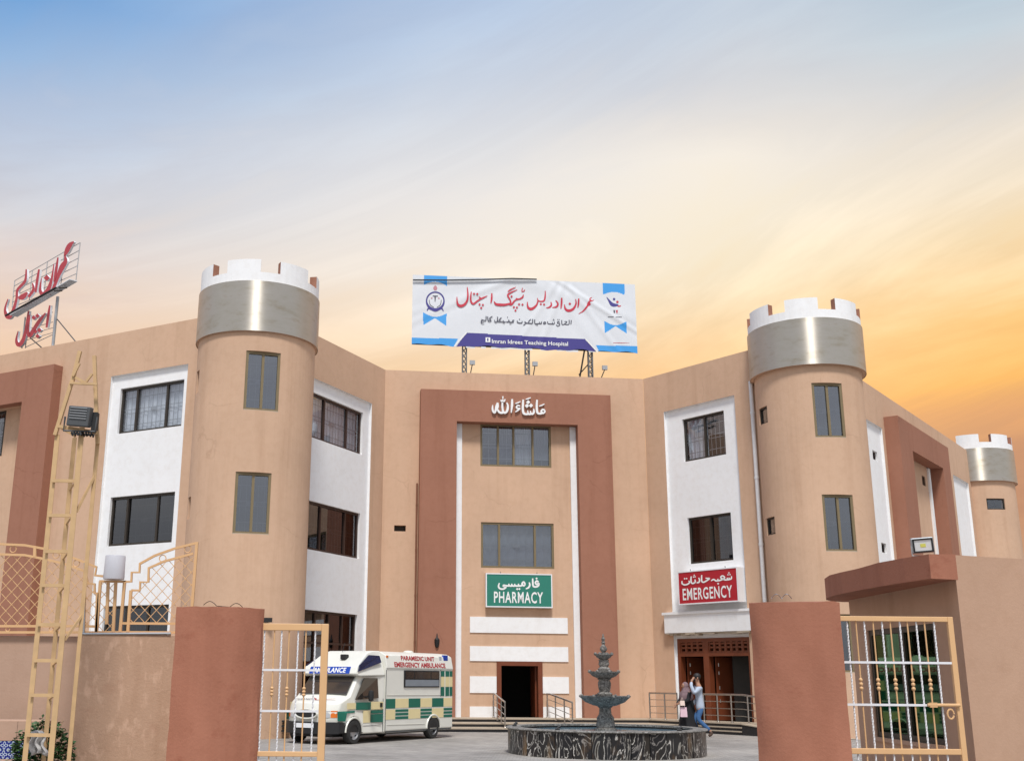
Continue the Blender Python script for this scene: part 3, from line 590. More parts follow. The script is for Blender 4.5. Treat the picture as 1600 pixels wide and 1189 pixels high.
# plinth, steps and ramp
def prism(b, pts, z0, z1, zf=None):
    n = len(pts); k = len(b.v)
    b.v += [(p.x, p.y, z0) for p in pts] + [(p.x, p.y, z1 if zf is None else zf[i]) for i, p in enumerate(pts)]
    fs = [tuple(k + n + i for i in range(n)), tuple(k + i for i in reversed(range(n)))] + [(k + i, k + (i + 1) % n, k + n + (i + 1) % n, k + n + i) for i in range(n)]
    b.f += fs; b.m += [b.mi] * len(fs)
def pz(pl, u, w): return pl.P(u, w, 0)
PL = thing('entrance_platform', pz(PC, 6, 2), 'black granite platform and steps running along the pharmacy and emergency doors', 'steps')
def slab(name, wC, wD, z0, z1):
    # corner of the offset lines C and D
    a, c = PC, PD; M2 = Matrix(((a.n.x, a.n.y), (c.n.x, c.n.y))); q = M2.inverted() @ Vector((a.D - wC, c.D - wD)); cor = Vector((q.x, q.y, 0))
    pts = [pz(PC, 1.9, .02), pz(PC, 1.2, wC), cor, pz(PD, -21.6, wD), pz(PD, -21.6, .02), pz(PC, 10.84, .02)]
    f = MB(); prism(f, pts, z0, z1 - .03); o = f.build(name, 'granite', PL)
    f = MB(); pts2 = [pz(PC, 1.9, .02), pz(PC, 1.2, wC + .02), cor + (pz(PC, 0, wC + .02) - pz(PC, 0, wC)), pz(PD, -21.6, wD + .02), pz(PD, -21.6, .02), pz(PC, 10.84, .02)]
    prism(f, pts2, z1 - .03, z1); f.build('tread', 'tread', o); return o
slab('step', 3.2, 1.30, 0.0, .11); slab('step', 2.2, 1.20, .111, .215); slab('step', 1.15, 1.10, .216, PZ)
RP = thing('ramp', pz(PD, -20, .7), 'sloping dark granite ramp beside the emergency door', 'ramp')
f = MB(); prism(f, [pz(PD, -21.58, .02), pz(PD, -21.58, 1.30), pz(PD, -18.6, 1.30), pz(PD, -18.6, .02)], 0.001, 0, [PZ - .03, PZ - .03, .005, .005]); f.build('ramp_body', 'granite', RP)
f = MB(); prism(f, [pz(PD, -21.58, .02), pz(PD, -21.58, 1.32), pz(PD, -18.6, 1.32), pz(PD, -18.6, .02)], .0, 0, [PZ, PZ, .02, .02])
f.v[:4] = [(x, y, z) for (x, y, _), z in zip(f.v[:4], (PZ - .028, PZ - .028, .008, .008))]; f.build('ramp_surface', 'tread', RP)

# ------------------------------------------------------------------ lettering
def smooth_pts(pts, k=5):
    """Catmull-Rom through (x, y, width)"""
    if len(pts) < 3: return [tuple(a + (b - a) * t / k for a, b in zip(pts[0], pts[1])) for t in range(k + 1)]
    o = []
    for i in range(len(pts) - 1):
        p0, p1, p2, p3 = pts[max(0, i - 1)], pts[i], pts[i + 1], pts[min(len(pts) - 1, i + 2)]
        for t in range(k):
            s = t / k
            o.append(tuple(.5 * (2 * b + (c - a) * s + (2 * a - 5 * b + 4 * c - d) * s * s + (3 * b - a - 3 * c + d) * s ** 3) for a, b, c, d in zip(p0, p1, p2, p3)))
    o.append(tuple(pts[-1])); return o
def stroke_outline(pts):
    q = smooth_pts(pts); Lf, Rt = [], []
    for i, (x, y, w) in enumerate(q):
        a = q[max(0, i - 1)]; c = q[min(len(q) - 1, i + 1)]; dx, dy = c[0] - a[0], c[1] - a[1]; m = math.hypot(dx, dy) or 1
        nx, ny = -dy / m, dx / m; w = max(w, .05) / 2; Lf.append((x + nx * w, y + ny * w)); Rt.append((x - nx * w, y - ny * w))
    return Lf, Rt
def strokes(b, items, mapf, thick=.0, side=None, fat=1.0):
    """items: lists of (x, y, width) or ('dot', x, y, size). mapf(x, y, lift) -> point; each stroke lies 0.6 mm above the last"""
    for k, it in enumerate(items):
        lift = .0006 * k
        if it[0] == 'dot':
            _, x, y, s = it; s /= 2; q = [(x - s, y), (x, y - s), (x + s, y), (x, y + s)]
            Lf, Rt = [q[0], q[1]], [q[3], q[2]]
        else: Lf, Rt = stroke_outline([(x, y, w_ * fat) for x, y, w_ in it])
        n = len(Lf)
        top = [mapf(*p, lift + thick) for p in Lf] + [mapf(*p, lift + thick) for p in Rt]
        b.mi = 0; b.add(top, [(i, i + 1, n + i + 1, n + i) for i in range(n - 1)])
        if thick:
            bot = [mapf(*p, 0) for p in Lf] + [mapf(*p, 0) for p in Rt]
            b.mi = 1 if side else 0
            loop = list(range(n)) + list(range(2 * n - 1, n - 1, -1))
            b.add(top + bot, [(loop[i], loop[(i + 1) % len(loop)], 2 * n + loop[(i + 1) % len(loop)], 2 * n + loop[i]) for i in range(len(loop))])
            b.mi = 0
def latin(text, bold=.0, spacing=1.0, res=3):
    """outline text from the built-in font -> (verts 0..1, faces)"""
    c = bpy.data.curves.new('lettering', 'FONT'); c.body = text; c.offset = bold; c.space_character = spacing; c.resolution_u = res; c.fill_mode = 'FRONT'
    o = bpy.data.objects.new('lettering', c); COL.objects.link(o); dg = bpy.context.evaluated_depsgraph_get(); me = bpy.data.meshes.new_from_object(o.evaluated_get(dg))
    vs = [(v.co.x, v.co.y) for v in me.vertices]; fs = [tuple(p.vertices) for p in me.polygons]
    bpy.data.objects.remove(o); bpy.data.curves.remove(c); bpy.data.meshes.remove(me)
    x0, x1 = min(v[0] for v in vs), max(v[0] for v in vs); y0, y1 = min(v[1] for v in vs), max(v[1] for v in vs)
    return [((x - x0) / (x1 - x0), (y - y0) / (y1 - y0)) for x, y in vs], fs
def put_latin(b, text, mapf, **k):
    vs, fs = latin(text, **k); b.add([mapf(x, y) for x, y in vs], fs)

# white carved calligraphy over the portal (zoom px: origin 760,615 scale 16)
def zmap(pl, w, ox, oy, s):
    def f(x, y, lift=0): u, z = pl.uz(ox + x / s, oy + y / s, w); return pl.P(u, w + lift, z)
    return f
CAL = [[(1450, 430, 40), (1400, 405, 40), (1365, 450, 44), (1400, 500, 44), (1448, 470, 40), (1450, 430, 40)], [(1380, 505, 40), (1310, 510, 46), (1262, 470, 52), (1250, 330, 50), (1258, 165, 40)],
 [(1310, 322, 20), (1380, 300, 30), (1442, 268, 20)],
 [(1172, 385, 20), (1180, 470, 50), (1140, 522, 44), (1105, 500, 34), (1092, 440, 22)], [(1120, 515, 36), (1070, 525, 44), (1036, 500, 36), (1022, 430, 22)], [(1060, 520, 36), (990, 525, 46), (925, 500, 54), (902, 400, 52), (905, 280, 50), (912, 160, 38)],
 ('dot', 1005, 315, 105), ('dot', 1105, 308, 105), ('dot', 1035, 225, 105), [(975, 155, 20), (1040, 135, 30), (1100, 112, 20)],
 [(835, 322, 24), (780, 305, 36), (742, 345, 40), (770, 378, 40), (838, 380, 34)], [(832, 385, 36), (780, 425, 40), (718, 470, 24)], [(712, 262, 20), (780, 238, 30), (842, 208, 20)],
 [(635, 150, 40), (632, 300, 56), (612, 490, 24)],
 [(500, 235, 26), (528, 320, 50), (510, 440, 56), (455, 490, 50), (412, 455, 46), (392, 350, 48), (392, 235, 40)], [(430, 480, 44), (370, 490, 52), (310, 470, 50), (265, 400, 40)], [(275, 240, 40), (240, 330, 50), (225, 430, 50), (195, 485, 50), (155, 440, 46), (145, 370, 40), (150, 300, 22)], [(280, 245, 30), (285, 330, 36), (262, 400, 36)],
 [(352, 165, 24), (370, 205, 30), (400, 190, 30), (405, 150, 24)], [(402, 195, 28), (440, 205, 30), (460, 150, 24)], [(403, 140, 22), (403, 80, 34)]]
f = MB(); strokes(f, CAL, zmap(PC, .402, 760, 615, 16.0), .07)
tag(f.build('calligraphy_sign', 'letterwhite'), 'raised white Arabic calligraphy on the brown lintel of the portal', 'sign')

# lightbox signs
def lightbox(name, pl, u0, u1, z0, z1, w0, w1, face_mat, label, arabic, amap, word, wbox, bold):
    s = thing(name, pl.P((u0 + u1) / 2, w0, z0), label, 'sign'); e = .035
    f = MB(); pbox(f, pl, u0, u1, w0, w1 - .02, z0, z1)
    for a in ((u0, u1, z0, z0 + e), (u0, u1, z1 - e, z1), (u0, u0 + e, z0 + e, z1 - e), (u1 - e, u1, z0 + e, z1 - e)): pbox(f, pl, a[0], a[1], w1 - .019, w1 + .012, a[2], a[3])
    f.build('casing', 'signwhite', s)
    f = MB(); pbox(f, pl, u0 + e, u1 - e, w1 - .018, w1, z0 + e, z1 - e); f.build('sign_face', face_mat, s)
    f = MB(); strokes(f, arabic, amap, .0); f.build('arabic_lettering', 'letterwhite', s)
    f = MB(); a, c, d, g_ = wbox; put_latin(f, word, lambda x, y: pl.P(a + (c - a) * x, w1 + .006, d + (g_ - d) * y), bold=bold, spacing=1.12); f.build('lettering', 'letterwhite', s)
    f = MB()
    for u in (u0 + .5, u1 - .5): f.tube([pl.P(u, w1 - .05, z1), pl.P(u, w1 - .05, z1 + .06)], .012)
    f.build('hanging_bolt', 'darkmetal', s); return s
wq = 38
PHA = [[(1200, 265, wq), (1165, 240, wq), (1135, 280, wq), (1165, 318, wq), (1202, 290, wq), (1208, 330, wq), (1175, 362, wq), (1120, 368, wq), (1085, 345, wq), (1078, 270, wq), (1075, 185, wq - 8)], ('dot', 1160, 188, 52),
 [(1000, 270, 26), (1012, 330, wq), (985, 385, wq), (925, 412, 26)],
 [(915, 320, 34), (880, 262, wq), (845, 305, wq), (880, 345, wq), (912, 322, 34)], [(850, 335, 34), (800, 350, wq), (770, 335, 34), (765, 300, 24)], [(775, 350, 34), (720, 350, wq), (690, 335, 34), (685, 300, 24)], [(690, 350, 34), (650, 350, wq), (625, 335, 34), (620, 300, 24)], [(630, 350, 34), (590, 350, wq), (562, 335, 34), (556, 300, 24)],
 [(565, 350, 34), (500, 345, wq), (448, 335, wq), (440, 355, wq), (490, 375, wq), (450, 412, wq), (395, 418, wq), (348, 395, wq), (332, 350, 34), (352, 285, 24)], ('dot', 738, 418, 54), ('dot', 785, 416, 54)]
u0, z1 = PC.uz(759, 895, .18); u1, _ = PC.uz(862.5, 895, .18); _, z0 = PC.uz(758, 948, .18)
ua, zb_ = PC.uz(755 + 235 / 13.913, 890 + 715 / 13.913, .19); ub, zt_ = PC.uz(755 + 1300 / 13.913, 890 + 485 / 13.913, .19)
lightbox('pharmacy_sign', PC, u0, u1, z0, z1, .02, .18, 'signgreen', 'green lightbox sign reading PHARMACY above the white stripes', PHA, zmap(PC, .186, 755, 890, 13.913), 'PHARMACY', (ua, ub, zb_, zt_), .018)
wq = 31
EMG = [[(1240, 330, 24), (1235, 380, wq), (1200, 395, wq), (1185, 360, 22)], [(1200, 398, wq), (1165, 402, wq), (1148, 362, 22)], [(1165, 404, wq), (1110, 408, wq), (1050, 385, wq), (1015, 355, wq), (1050, 325, wq), (1095, 352, wq), (1075, 385, wq), (1010, 415, wq), (965, 422, wq), (955, 385, 22)], [(970, 424, wq), (915, 428, wq), (880, 402, wq), (850, 405, wq), (815, 432, 20)], ('dot', 962, 487, 46), ('dot', 1168, 302, 36), ('dot', 1210, 298, 36), ('dot', 1187, 262, 36),
 [(700, 372, 22), (735, 378, wq), (782, 380, wq), (725, 425, wq), (660, 458, wq), (625, 440, wq), (618, 380, wq), (622, 308, 24)], [(558, 362, 22), (578, 420, wq), (560, 460, wq), (515, 468, 24)],
 [(480, 398, 22), (485, 455, wq), (440, 482, wq), (405, 465, wq), (398, 400, wq), (402, 335, 24)], ('dot', 452, 348, 36), ('dot', 485, 345, 36), ('dot', 467, 312, 36),
 [(352, 425, 22), (368, 462, wq), (330, 498, wq), (265, 512, wq), (215, 485, wq), (212, 430, 22)], ('dot', 268, 385, 40), ('dot', 308, 382, 40)]
u0, z1 = PD.uz(1058.5, 893.5, .3); u1, _ = PD.uz(1151.5, 884, .3); _, z0 = PD.uz(1060.5, 945, .3)
ua, zb_ = PD.uz(1050 + 228 / 13.333, 875 + 838 / 13.333, .31); ub, zt_ = PD.uz(1050 + 1245 / 13.333, 875 + 515 / 13.333, .31)
lightbox('emergency_sign', PD, u0, u1, z0, z1, -.12, .3, 'signred', 'red lightbox sign reading EMERGENCY above the wooden double door', EMG, zmap(PD, .306, 1050, 875, 13.333), 'EMERGENCY', (ua, ub, zb_, zt_), .018)

# ------------------------------------------------------------------ rooftop banner
WB = -.8
def bmap_uz(x, y): return PC.uz(x, y, WB)
BU0, BU1, BZ0, BZ1 = 2.68, 10.91, 13.0, 15.62
def fold(s, t):
    d = .020 * math.sin(7 * s + 3 * t) + .012 * math.sin(19 * s - 9 * t + 1)
    for (a, c, e, amp, wd) in ((.62, 1.45, -.55, .035, .022), (.80, 1.2, .9, .045, .018), (.9, 1.0, 1.6, .05, .02), (.72, .8, .55, .03, .02), (.12, .6, -1.2, .03, .02), (.05, .35, -.9, .025, .018), (.96, .2, .6, .04, .02), (.55, 1.3, -.8, .03, .018)):
        q = (s - a) * c * 3.2 + (t - .5) * e; d += amp * math.exp(-(q / (wd * 6)) ** 2) * math.cos(q * 22)
    return d * .26
def bpt(u, z, lift=0.0):
    s, t = (u - BU0) / (BU1 - BU0), (z - BZ0) / (BZ1 - BZ0)
    return PC.P(u, WB + fold(s, t) + lift, z)
BB = thing('rooftop_banner', PC.P(6.8, WB - .2, 11.5), 'white vinyl banner with red Urdu headline on posts above the portal', 'billboard')
def bedge(s): return .035 * math.sin(s * 23) * math.sin(s * 7) + .02 * math.sin(s * 61)
def inpoly(x, y, poly):
    c = False; j = len(poly) - 1
    for i in range(len(poly)):
        if (poly[i][1] > y) != (poly[j][1] > y) and x < (poly[j][0] - poly[i][0]) * (y - poly[i][1]) / (poly[j][1] - poly[i][1]) + poly[i][0]: c = not c
        j = i
    return c
def zp(pts, ox, oy, s): return [bmap_uz(ox + x / s, oy + y / s) for x, y in pts]
ARC1 = [(575, 205)] + [(575 - i * 43, 205 - 75 * math.sin(math.pi * i / 10) - 2 * i) for i in range(1, 10)] + [(145, 190)]
ARC2 = [(130, 690)] + [(130 + i * 44, 690 + 75 * math.sin(math.pi * i / 10) + 2 * i) for i in range(1, 10)] + [(570, 712)]
blue = [zp([(150, -20), (575, 0)] + ARC1, 650, 430, 11.89), zp(ARC2 + [(562, 945), (350, 800), (135, 930)], 650, 430, 11.89)]
A3 = [(545, 250)] + [(545 - i * 41, 250 - 55 * math.sin(math.pi * i / 10)) for i in range(1, 10)] + [(140, 240)]
A4 = [(165, 730)] + [(165 + i * 41.5, 730 + 75 * math.sin(math.pi * i / 10) + 1 * i) for i in range(1, 10)] + [(580, 742)]
blue += [zp([(135, 30), (548, 40)] + A3, 930, 440, 11.886), zp(A4 + [(590, 970), (378, 830), (172, 965)], 930, 440, 11.886)]
blue += [[bmap_uz(640, 527.5), bmap_uz(716, 529.5), bmap_uz(708, 541), bmap_uz(640, 539)], [bmap_uz(931, 539.5), bmap_uz(1002, 541), bmap_uz(1002, 553), bmap_uz(937, 551)]]
violet = [[bmap_uz(730, 520), bmap_uz(914, 530), bmap_uz(932, 549), bmap_uz(712, 541)]]
NX, NZ = 420, 132; f = MB()
f.v = [bpt(BU0 + (BU1 - BU0) * i / NX, BZ0 + (BZ1 - BZ0) * j / NZ + (bedge(i / NX) * max(0, 1 - j / 12)), 0) for j in range(NZ + 1) for i in range(NX + 1)]
f.v = [tuple(v) for v in f.v]
def bbx(p): return (min(q[0] for q in p), max(q[0] for q in p), min(q[1] for q in p), max(q[1] for q in p))
regs = [(p, 1, bbx(p)) for p in blue] + [(p, 2, bbx(p)) for p in violet]
for j in range(NZ):
    for i in range(NX):
        u, z = BU0 + (BU1 - BU0) * (i + .5) / NX, BZ0 + (BZ1 - BZ0) * (j + .5) / NZ; mi = 0
        for p, k, bx_ in regs:
            if bx_[0] <= u <= bx_[1] and bx_[2] - .05 <= z <= bx_[3] and inpoly(u, max(z, BZ0 + .02), p): mi = k
        f.f.append((j * (NX + 1) + i, j * (NX + 1) + i + 1, (j + 1) * (NX + 1) + i + 1, (j + 1) * (NX + 1) + i)); f.m.append(mi)
BN = f.build('banner_sheet', ['banner', 'bannerblue', 'bannerviolet'], BB, smooth=True)
def bz(ox, oy, s):
    def m(x, y, lift=0): u, z = bmap_uz(ox + x / s, oy + y / s); return bpt(u, z, .006 + lift)
    return m
RED = [[(1500, 166, 4), (1480, 178, 9), (1480, 196, 12), (1500, 202, 9), (1520, 192, 4)], [(1498, 203, 8), (1470, 212, 13), (1455, 245, 16), (1478, 240, 12), (1470, 220, 8)], [(1468, 228, 10), (1440, 272, 15), (1405, 310, 11), (1360, 337, 4)], [(1360, 180, 12), (1358, 230, 14), (1352, 274, 8)],
 [(1328, 185, 6), (1332, 235, 13), (1302, 288, 20), (1255, 305, 22), (1222, 285, 16), (1212, 240, 6)], ('dot', 1268, 234, 30), [(1183, 172, 12), (1182, 230, 15), (1176, 284, 8)], [(1120, 198, 7), (1144, 232, 14), (1130, 264, 15), (1085, 272, 6)], [(1072, 212, 7), (1076, 245, 14), (1056, 268, 14), (1022, 276, 5)],
 [(1012, 98, 6), (1012, 150, 12), (1000, 200, 13), (965, 208, 12), (938, 196, 9), (930, 172, 5)], [(938, 195, 10), (925, 240, 14), (890, 276, 20), (858, 286, 22), (832, 266, 16), (826, 212, 6)], ('dot', 966, 236, 26), ('dot', 1000, 240, 26),
 [(775, 68, 6), (770, 104, 8), (792, 100, 8), (800, 84, 5)], [(785, 136, 6), (776, 165, 14), (740, 184, 12), (706, 176, 9)], [(752, 182, 9), (700, 196, 12), (664, 238, 15), (640, 244, 9)], ('dot', 740, 238, 26), ('dot', 776, 241, 26), ('dot', 686, 268, 26), ('dot', 718, 271, 26), ('dot', 703, 302, 26), ('dot', 662, 156, 26),
 [(722, 86, 4), (650, 118, 13), (622, 145, 14), (645, 190, 12), (650, 225, 13), (600, 242, 18), (540, 243, 21), (498, 236, 18), (480, 208, 6)], [(706, 60, 4), (650, 86, 11), (622, 108, 5)],
 [(456, 122, 11), (454, 180, 15), (446, 226, 8)], [(410, 150, 5), (375, 166, 11), (345, 178, 13), (322, 160, 8)], [(345, 180, 12), (305, 204, 13), (264, 234, 15), (240, 210, 14), (236, 160, 13), (242, 108, 8)], ('dot', 270, 130, 27), ('dot', 304, 133, 27), ('dot', 328, 240, 26), ('dot', 363, 245, 26), ('dot', 345, 276, 26),
 [(200, 58, 6), (206, 130, 13), (200, 195, 15), (172, 240, 19), (130, 256, 22), (98, 232, 16), (92, 162, 6)]]
f = MB(); strokes(f, RED, bz(700, 440, 6.6667), fat=1.25); f.build('headline_lettering', 'letterred', BN)
s9 = 10
GRY = [[(1284, 402, s9), (1281, 446, s9)], [(1262, 400, s9), (1260, 444, s9), (1228, 448, s9), (1208, 440, s9)], [(1212, 416, 6), (1238, 420, s9), (1210, 446, s9), (1188, 446, s9), (1184, 402, s9)], [(1162, 424, s9), (1145, 416, s9), (1142, 436, s9), (1162, 438, s9), (1160, 458, s9), (1138, 464, s9), (1128, 448, 6)], ('dot', 1143, 396, 12), ('dot', 1158, 397, 12),
 [(1108, 420, 7), (1106, 440, s9), (1090, 442, s9), (1088, 424, 6)], [(1092, 442, s9), (1062, 442, s9), (1040, 438, s9), (1036, 414, 7)], ('dot', 1095, 404, 11), ('dot', 1106, 404, 11), ('dot', 1100, 394, 11), [(1012, 420, s9), (996, 428, s9), (1000, 442, s9), (1018, 436, s9), (1012, 420, s9)],
 [(974, 416, 7), (972, 436, s9), (955, 438, s9), (952, 420, 6)], [(956, 438, s9), (925, 440, s9), (905, 438, s9), (902, 396, s9)], ('dot', 918, 456, 12), ('dot', 932, 456, 12), [(880, 392, s9), (878, 434, s9), (850, 436, s9), (838, 420, s9), (862, 394, s9)], [(845, 436, s9), (815, 432, s9), (800, 420, s9), (806, 440, s9), (784, 456, 7)], [(772, 412, 7), (768, 430, s9), (742, 432, s9), (722, 424, s9), (722, 406, 6)], ('dot', 745, 394, 14),
 [(690, 404, s9), (672, 408, s9), (680, 424, s9), (655, 424, s9), (640, 422, s9), (636, 404, 6)], ('dot', 655, 442, 11), ('dot', 644, 442, 11), [(632, 396, 7), (628, 420, s9), (606, 420, s9)], ('dot', 620, 372, 13), [(600, 420, s9), (580, 420, s9), (574, 404, 6)], ('dot', 576, 436, 11), ('dot', 588, 436, 11), [(575, 420, s9), (545, 416, s9), (535, 400, s9), (556, 376, s9)], [(548, 418, s9), (520, 414, s9), (516, 368, s9)], [(516, 400, s9), (505, 424, s9), (488, 420, s9), (486, 400, 6)],
 [(462, 364, s9), (432, 386, s9), (448, 410, s9), (420, 412, s9), (412, 366, s9)], [(396, 362, s9), (392, 406, s9), (362, 404, s9), (346, 396, 7)], [(366, 400, s9), (346, 412, s9), (350, 434, s9), (378, 438, 6)], ('dot', 362, 420, 11)]
f = MB(); strokes(f, GRY, bz(700, 440, 6.6667)); f.build('subtitle_lettering', 'lettergrey', BN)
f = MB(); (ux0, uz0), (ux1, uz1) = bmap_uz(768.5, 536.6), bmap_uz(887.5, 540.8); hh = .135
put_latin(f, 'Imran Idrees Teaching Hospital', lambda x, y: bpt(ux0 + (ux1 - ux0) * x, uz0 + (uz1 - uz0) * x + (y - .22) * hh * 1.45 , .012), bold=.014)
u_, z_ = bmap_uz(762.3, 531.2)
for a in ((-.085, -.03, -.09, .09), (.02, .085, -.09, .09), (-.03, .02, .06, .09), (-.03, .02, -.09, -.05)): f.quad(*[bpt(u_ + p, z_ + q, .012) for p, q in ((a[0], a[2]), (a[1], a[2]), (a[1], a[3]), (a[0], a[3]))])
f.build('page_name_lettering', 'letterwhite', BN)
f = MB(); x = 728.0
while x < 930:
    d_ = random.uniform(4, 14); u0, z0 = bmap_uz(x, 541.4 + (x - 712) * .037); u1, z1 = bmap_uz(min(x + d_, 931), 541.4 + (min(x + d_, 931) - 712) * .037)
    if random.random() < .7: f.quad(bpt(u0, z0 - random.uniform(.01, .05), -.01), bpt(u1, z1 - random.uniform(.01, .05), -.01), bpt(u1, z1 + .03, -.01), bpt(u0, z0 + .03, -.01))
    x += d_
f.build('torn_hem', 'banner', BN)
# white slanted borders of the violet band
f = MB()
for (x0, y0, x1, y1) in ((729, 519.5, 710, 541.5), (915, 530, 934, 550.5)): strokes(f, [[(x0, y0, 1.9), ((x0 + x1) / 2, (y0 + y1) / 2, 1.9), (x1, y1, 1.9)]], lambda x, y, l=0: bpt(*bmap_uz(x, y), .01 + l))
f.build('band_border', 'letterwhite', BN)
# round crest on the left ribbon
f = MB(); cz_ = bz(650, 430, 11.89)
def circ(x, y, r, w, a0=0, a1=360, wf=None): return [(x + r * math.cos(R(a0 + (a1 - a0) * i / 20)), y + r * math.sin(R(a0 + (a1 - a0) * i / 20)), w if wf is None else wf(a0 + (a1 - a0) * i / 20)) for i in range(21)]
CR = [circ(358, 480, 162, 30, wf=lambda q: 26 + 26 * max(0, math.sin(R(q)))), [(205, 665, 14), (240, 620, 30), (358, 665, 34), (470, 622, 30), (508, 672, 14)]]
strokes(f, CR, cz_); f.build('crest_ring', 'bannerviolet', BN)
f = MB(); strokes(f, [[(310, 388, 16), (358, 392, 22), (408, 390, 16)], [(356, 395, 30), (354, 500, 10)], [(245, 460, 10), (262, 550, 12), (330, 600, 12)], [(470, 460, 10), (452, 550, 12), (388, 600, 12)]], cz_); f.build('crest_emblem', 'lettergrey', BN)
f = MB(); strokes(f, [[(362, 195, 20), (358, 240, 74), (360, 285, 40)], ('dot', 292, 428, 34), ('dot', 424, 430, 34)], cz_); f.build('crest_flame', flat('banner_pale_red', (.55, .24, .28), .7), BN)
# two-figure logo on the right ribbon
f = MB(); cz_ = bz(930, 440, 11.886)
strokes(f, [[(212, 290, 8), (260, 360, 36), (310, 425, 66), (370, 440, 56), (430, 435, 26)], circ(350, 328, 12, 22)], cz_); f.build('logo_figure', 'bannerviolet', BN)
f = MB(); strokes(f, [circ(412, 380, 12, 22), [(415, 455, 24), (455, 460, 22), (478, 445, 8)], [(400, 535, 36), (402, 595, 14)], [(330, 1138, 6), (470, 1140, 8), (640, 1142, 3)]], cz_); f.build('logo_figure', 'letterred', BN)
f = MB(); strokes(f, [[(352, 535, 36), (354, 592, 14)], [(232, 660, 10), (340, 660, 12)], [(375, 665, 10), (490, 662, 12)]], cz_); f.build('logo_caption', 'lettergrey', BN)
# frame and posts
f = MB()
for u in (BU0 + .05, 4.6, 6.88, 9.2, BU1 - .05): pbox(f, PC, u - .03, u + .03, WB - .22, WB - .14, BZ0 + .05, BZ1 - .05)
for z in (BZ0 + .1, (BZ0 + BZ1) / 2, BZ1 - .1): pbox(f, PC, BU0 + .03, BU1 - .03, WB - .30, WB - .221, z - .03, z + .03)
f.build('banner_frame', 'darkmetal', BB)
for u in (4.6, 6.88, 9.2):
    f = MB(); pbox(f, PC, u - .085, u - .055, WB - .3, WB - .1, 11.3, BZ0 + .3); pbox(f, PC, u + .055, u + .085, WB - .3, WB - .1, 11.3, BZ0 + .3)
    for k in range(9): z = 11.4 + .2 * k; f.tube([PC.P(u - .06, WB - .1, z), PC.P(u + .06, WB - .1, z + .2)], .018, 5); f.tube([PC.P(u + .06, WB - .3, z), PC.P(u - .06, WB - .3, z + .2)], .018, 5)
    f.build('post', 'darkgalv', BB)
f = MB(); f.tube([PC.P(8.78, WB - .9, 11.3), PC.P(9.02, WB - .3, 13.1)], .03); f.tube([PC.P(8.86, WB - .6, 12.25), PC.P(9.17, WB - .2, 12.6)], .022); f.build('brace', 'darkmetal', BB)
for k, (xa, ya, xb, yb, lb) in enumerate(((735, 583, 738, 569, 'left'), (833, 587, 836, 571, 'middle'), (939, 591, 945, 577, 'right'))):
    ua, za = PC.uz(xa, ya, -.15); ub, zb_ = PC.uz(xb, yb, .05)
    s = thing('banner_floodlight', PC.P(ua, -.15, za), 'small grey floodlight on a rod at the parapet, %s one of three under the banner' % lb, 'floodlight', 'floodlights under the rooftop banner')
    f = MB(); f.tube([PC.P(ua, -.15, ROOF), PC.P(ub, .05, zb_)], .018); f.build('rod', 'darkmetal', s)
    f = MB(); pbox(f, PC, ub - .09, ub + .09, .0, .09, zb_ - .02, zb_ + .13); f.build('lamp_head', 'greymetal', s)
f = MB(); f.tube([bpt(*bmap_uz(x, y), .06) for x, y in ((645, 438.5), (700, 438.8), (760, 437.5), (800, 436.6), (838, 437.6))], .026)
tag(f.build('cable', 'black'), 'black cable hanging across the top left of the rooftop banner', 'cable')

# ------------------------------------------------------------------ rooftop red channel letters (left)
_d = Vector((math.sin(R(-46)), math.cos(R(-46)), 0)); SGN = Plane(0, 1)
SGN.u = -_d; SGN.n = Vector((SGN.u.y * -1, SGN.u.x, 0))
if SGN.n.y < 0: SGN.n = -SGN.n
_p = PA.P(-27.5, -1.4, 0); SGN.D = SGN.n.dot(_p)
sm_ = zmap(SGN, 0, 0, 370, 6.607)
RS = thing('rooftop_letter_sign', PA.P(-28, -1.6, 11.4), 'red channel letters on a white rack on the left wing roof', 'sign')
CH1 = [[(800, 62, 10), (760, 95, 40), (730, 150, 44), (704, 210, 16)], [(706, 200, 14), (715, 262, 34), (680, 320, 50), (640, 410, 34), (598, 520, 28), (552, 614, 10)], [(636, 225, 14), (616, 360, 28), (598, 476, 20)], [(594, 292, 8), (572, 440, 22), (535, 556, 40), (484, 604, 44), (452, 560, 26), (466, 436, 8)], ('dot', 520, 436, 66), [(440, 348, 18), (420, 470, 26), (404, 584, 18)], [(372, 488, 12), (382, 556, 26), (330, 632, 26)], [(308, 346, 14), (298, 460, 24), (250, 520, 26), (214, 566, 24), (206, 660, 24), (160, 800, 34), (116, 836, 42), (88, 760, 22), (118, 652, 8)], [(320, 585, 20), (270, 630, 52), (225, 640, 24)]]
CH2 = [[(552, 718, 14), (535, 830, 26), (518, 946, 18)], [(508, 796, 10), (440, 884, 34), (385, 968, 34), (344, 1026, 42), (328, 980, 24), (346, 816, 12)], ('dot', 386, 844, 50), ('dot', 424, 826, 50), ('dot', 404, 986, 50), ('dot', 444, 972, 50), ('dot', 426, 1034, 50), [(332, 774, 16), (308, 950, 26), (276, 1072, 34), (232, 1124, 40), (206, 1078, 24), (224, 982, 8)]]
for k, it in enumerate(CH1 + CH2):
    f = MB(); strokes(f, [it], lambda x, y, l=0: sm_(x, y, l + .06), .08, True, 1.1); f.build('letter', ['chanred', 'signwhite'], RS)
f = MB()
def srod(x0, y0, x1, y1, r=.02, w=0.0): f.tube([sm_(x0, y0, w), sm_(x1, y1, w)], r, 5)
for k in range(6): t = k / 5; srod(152 - 27 * t, 455 + 275 * t, 828 - 45 * t, 62 + 398 * t, .014)
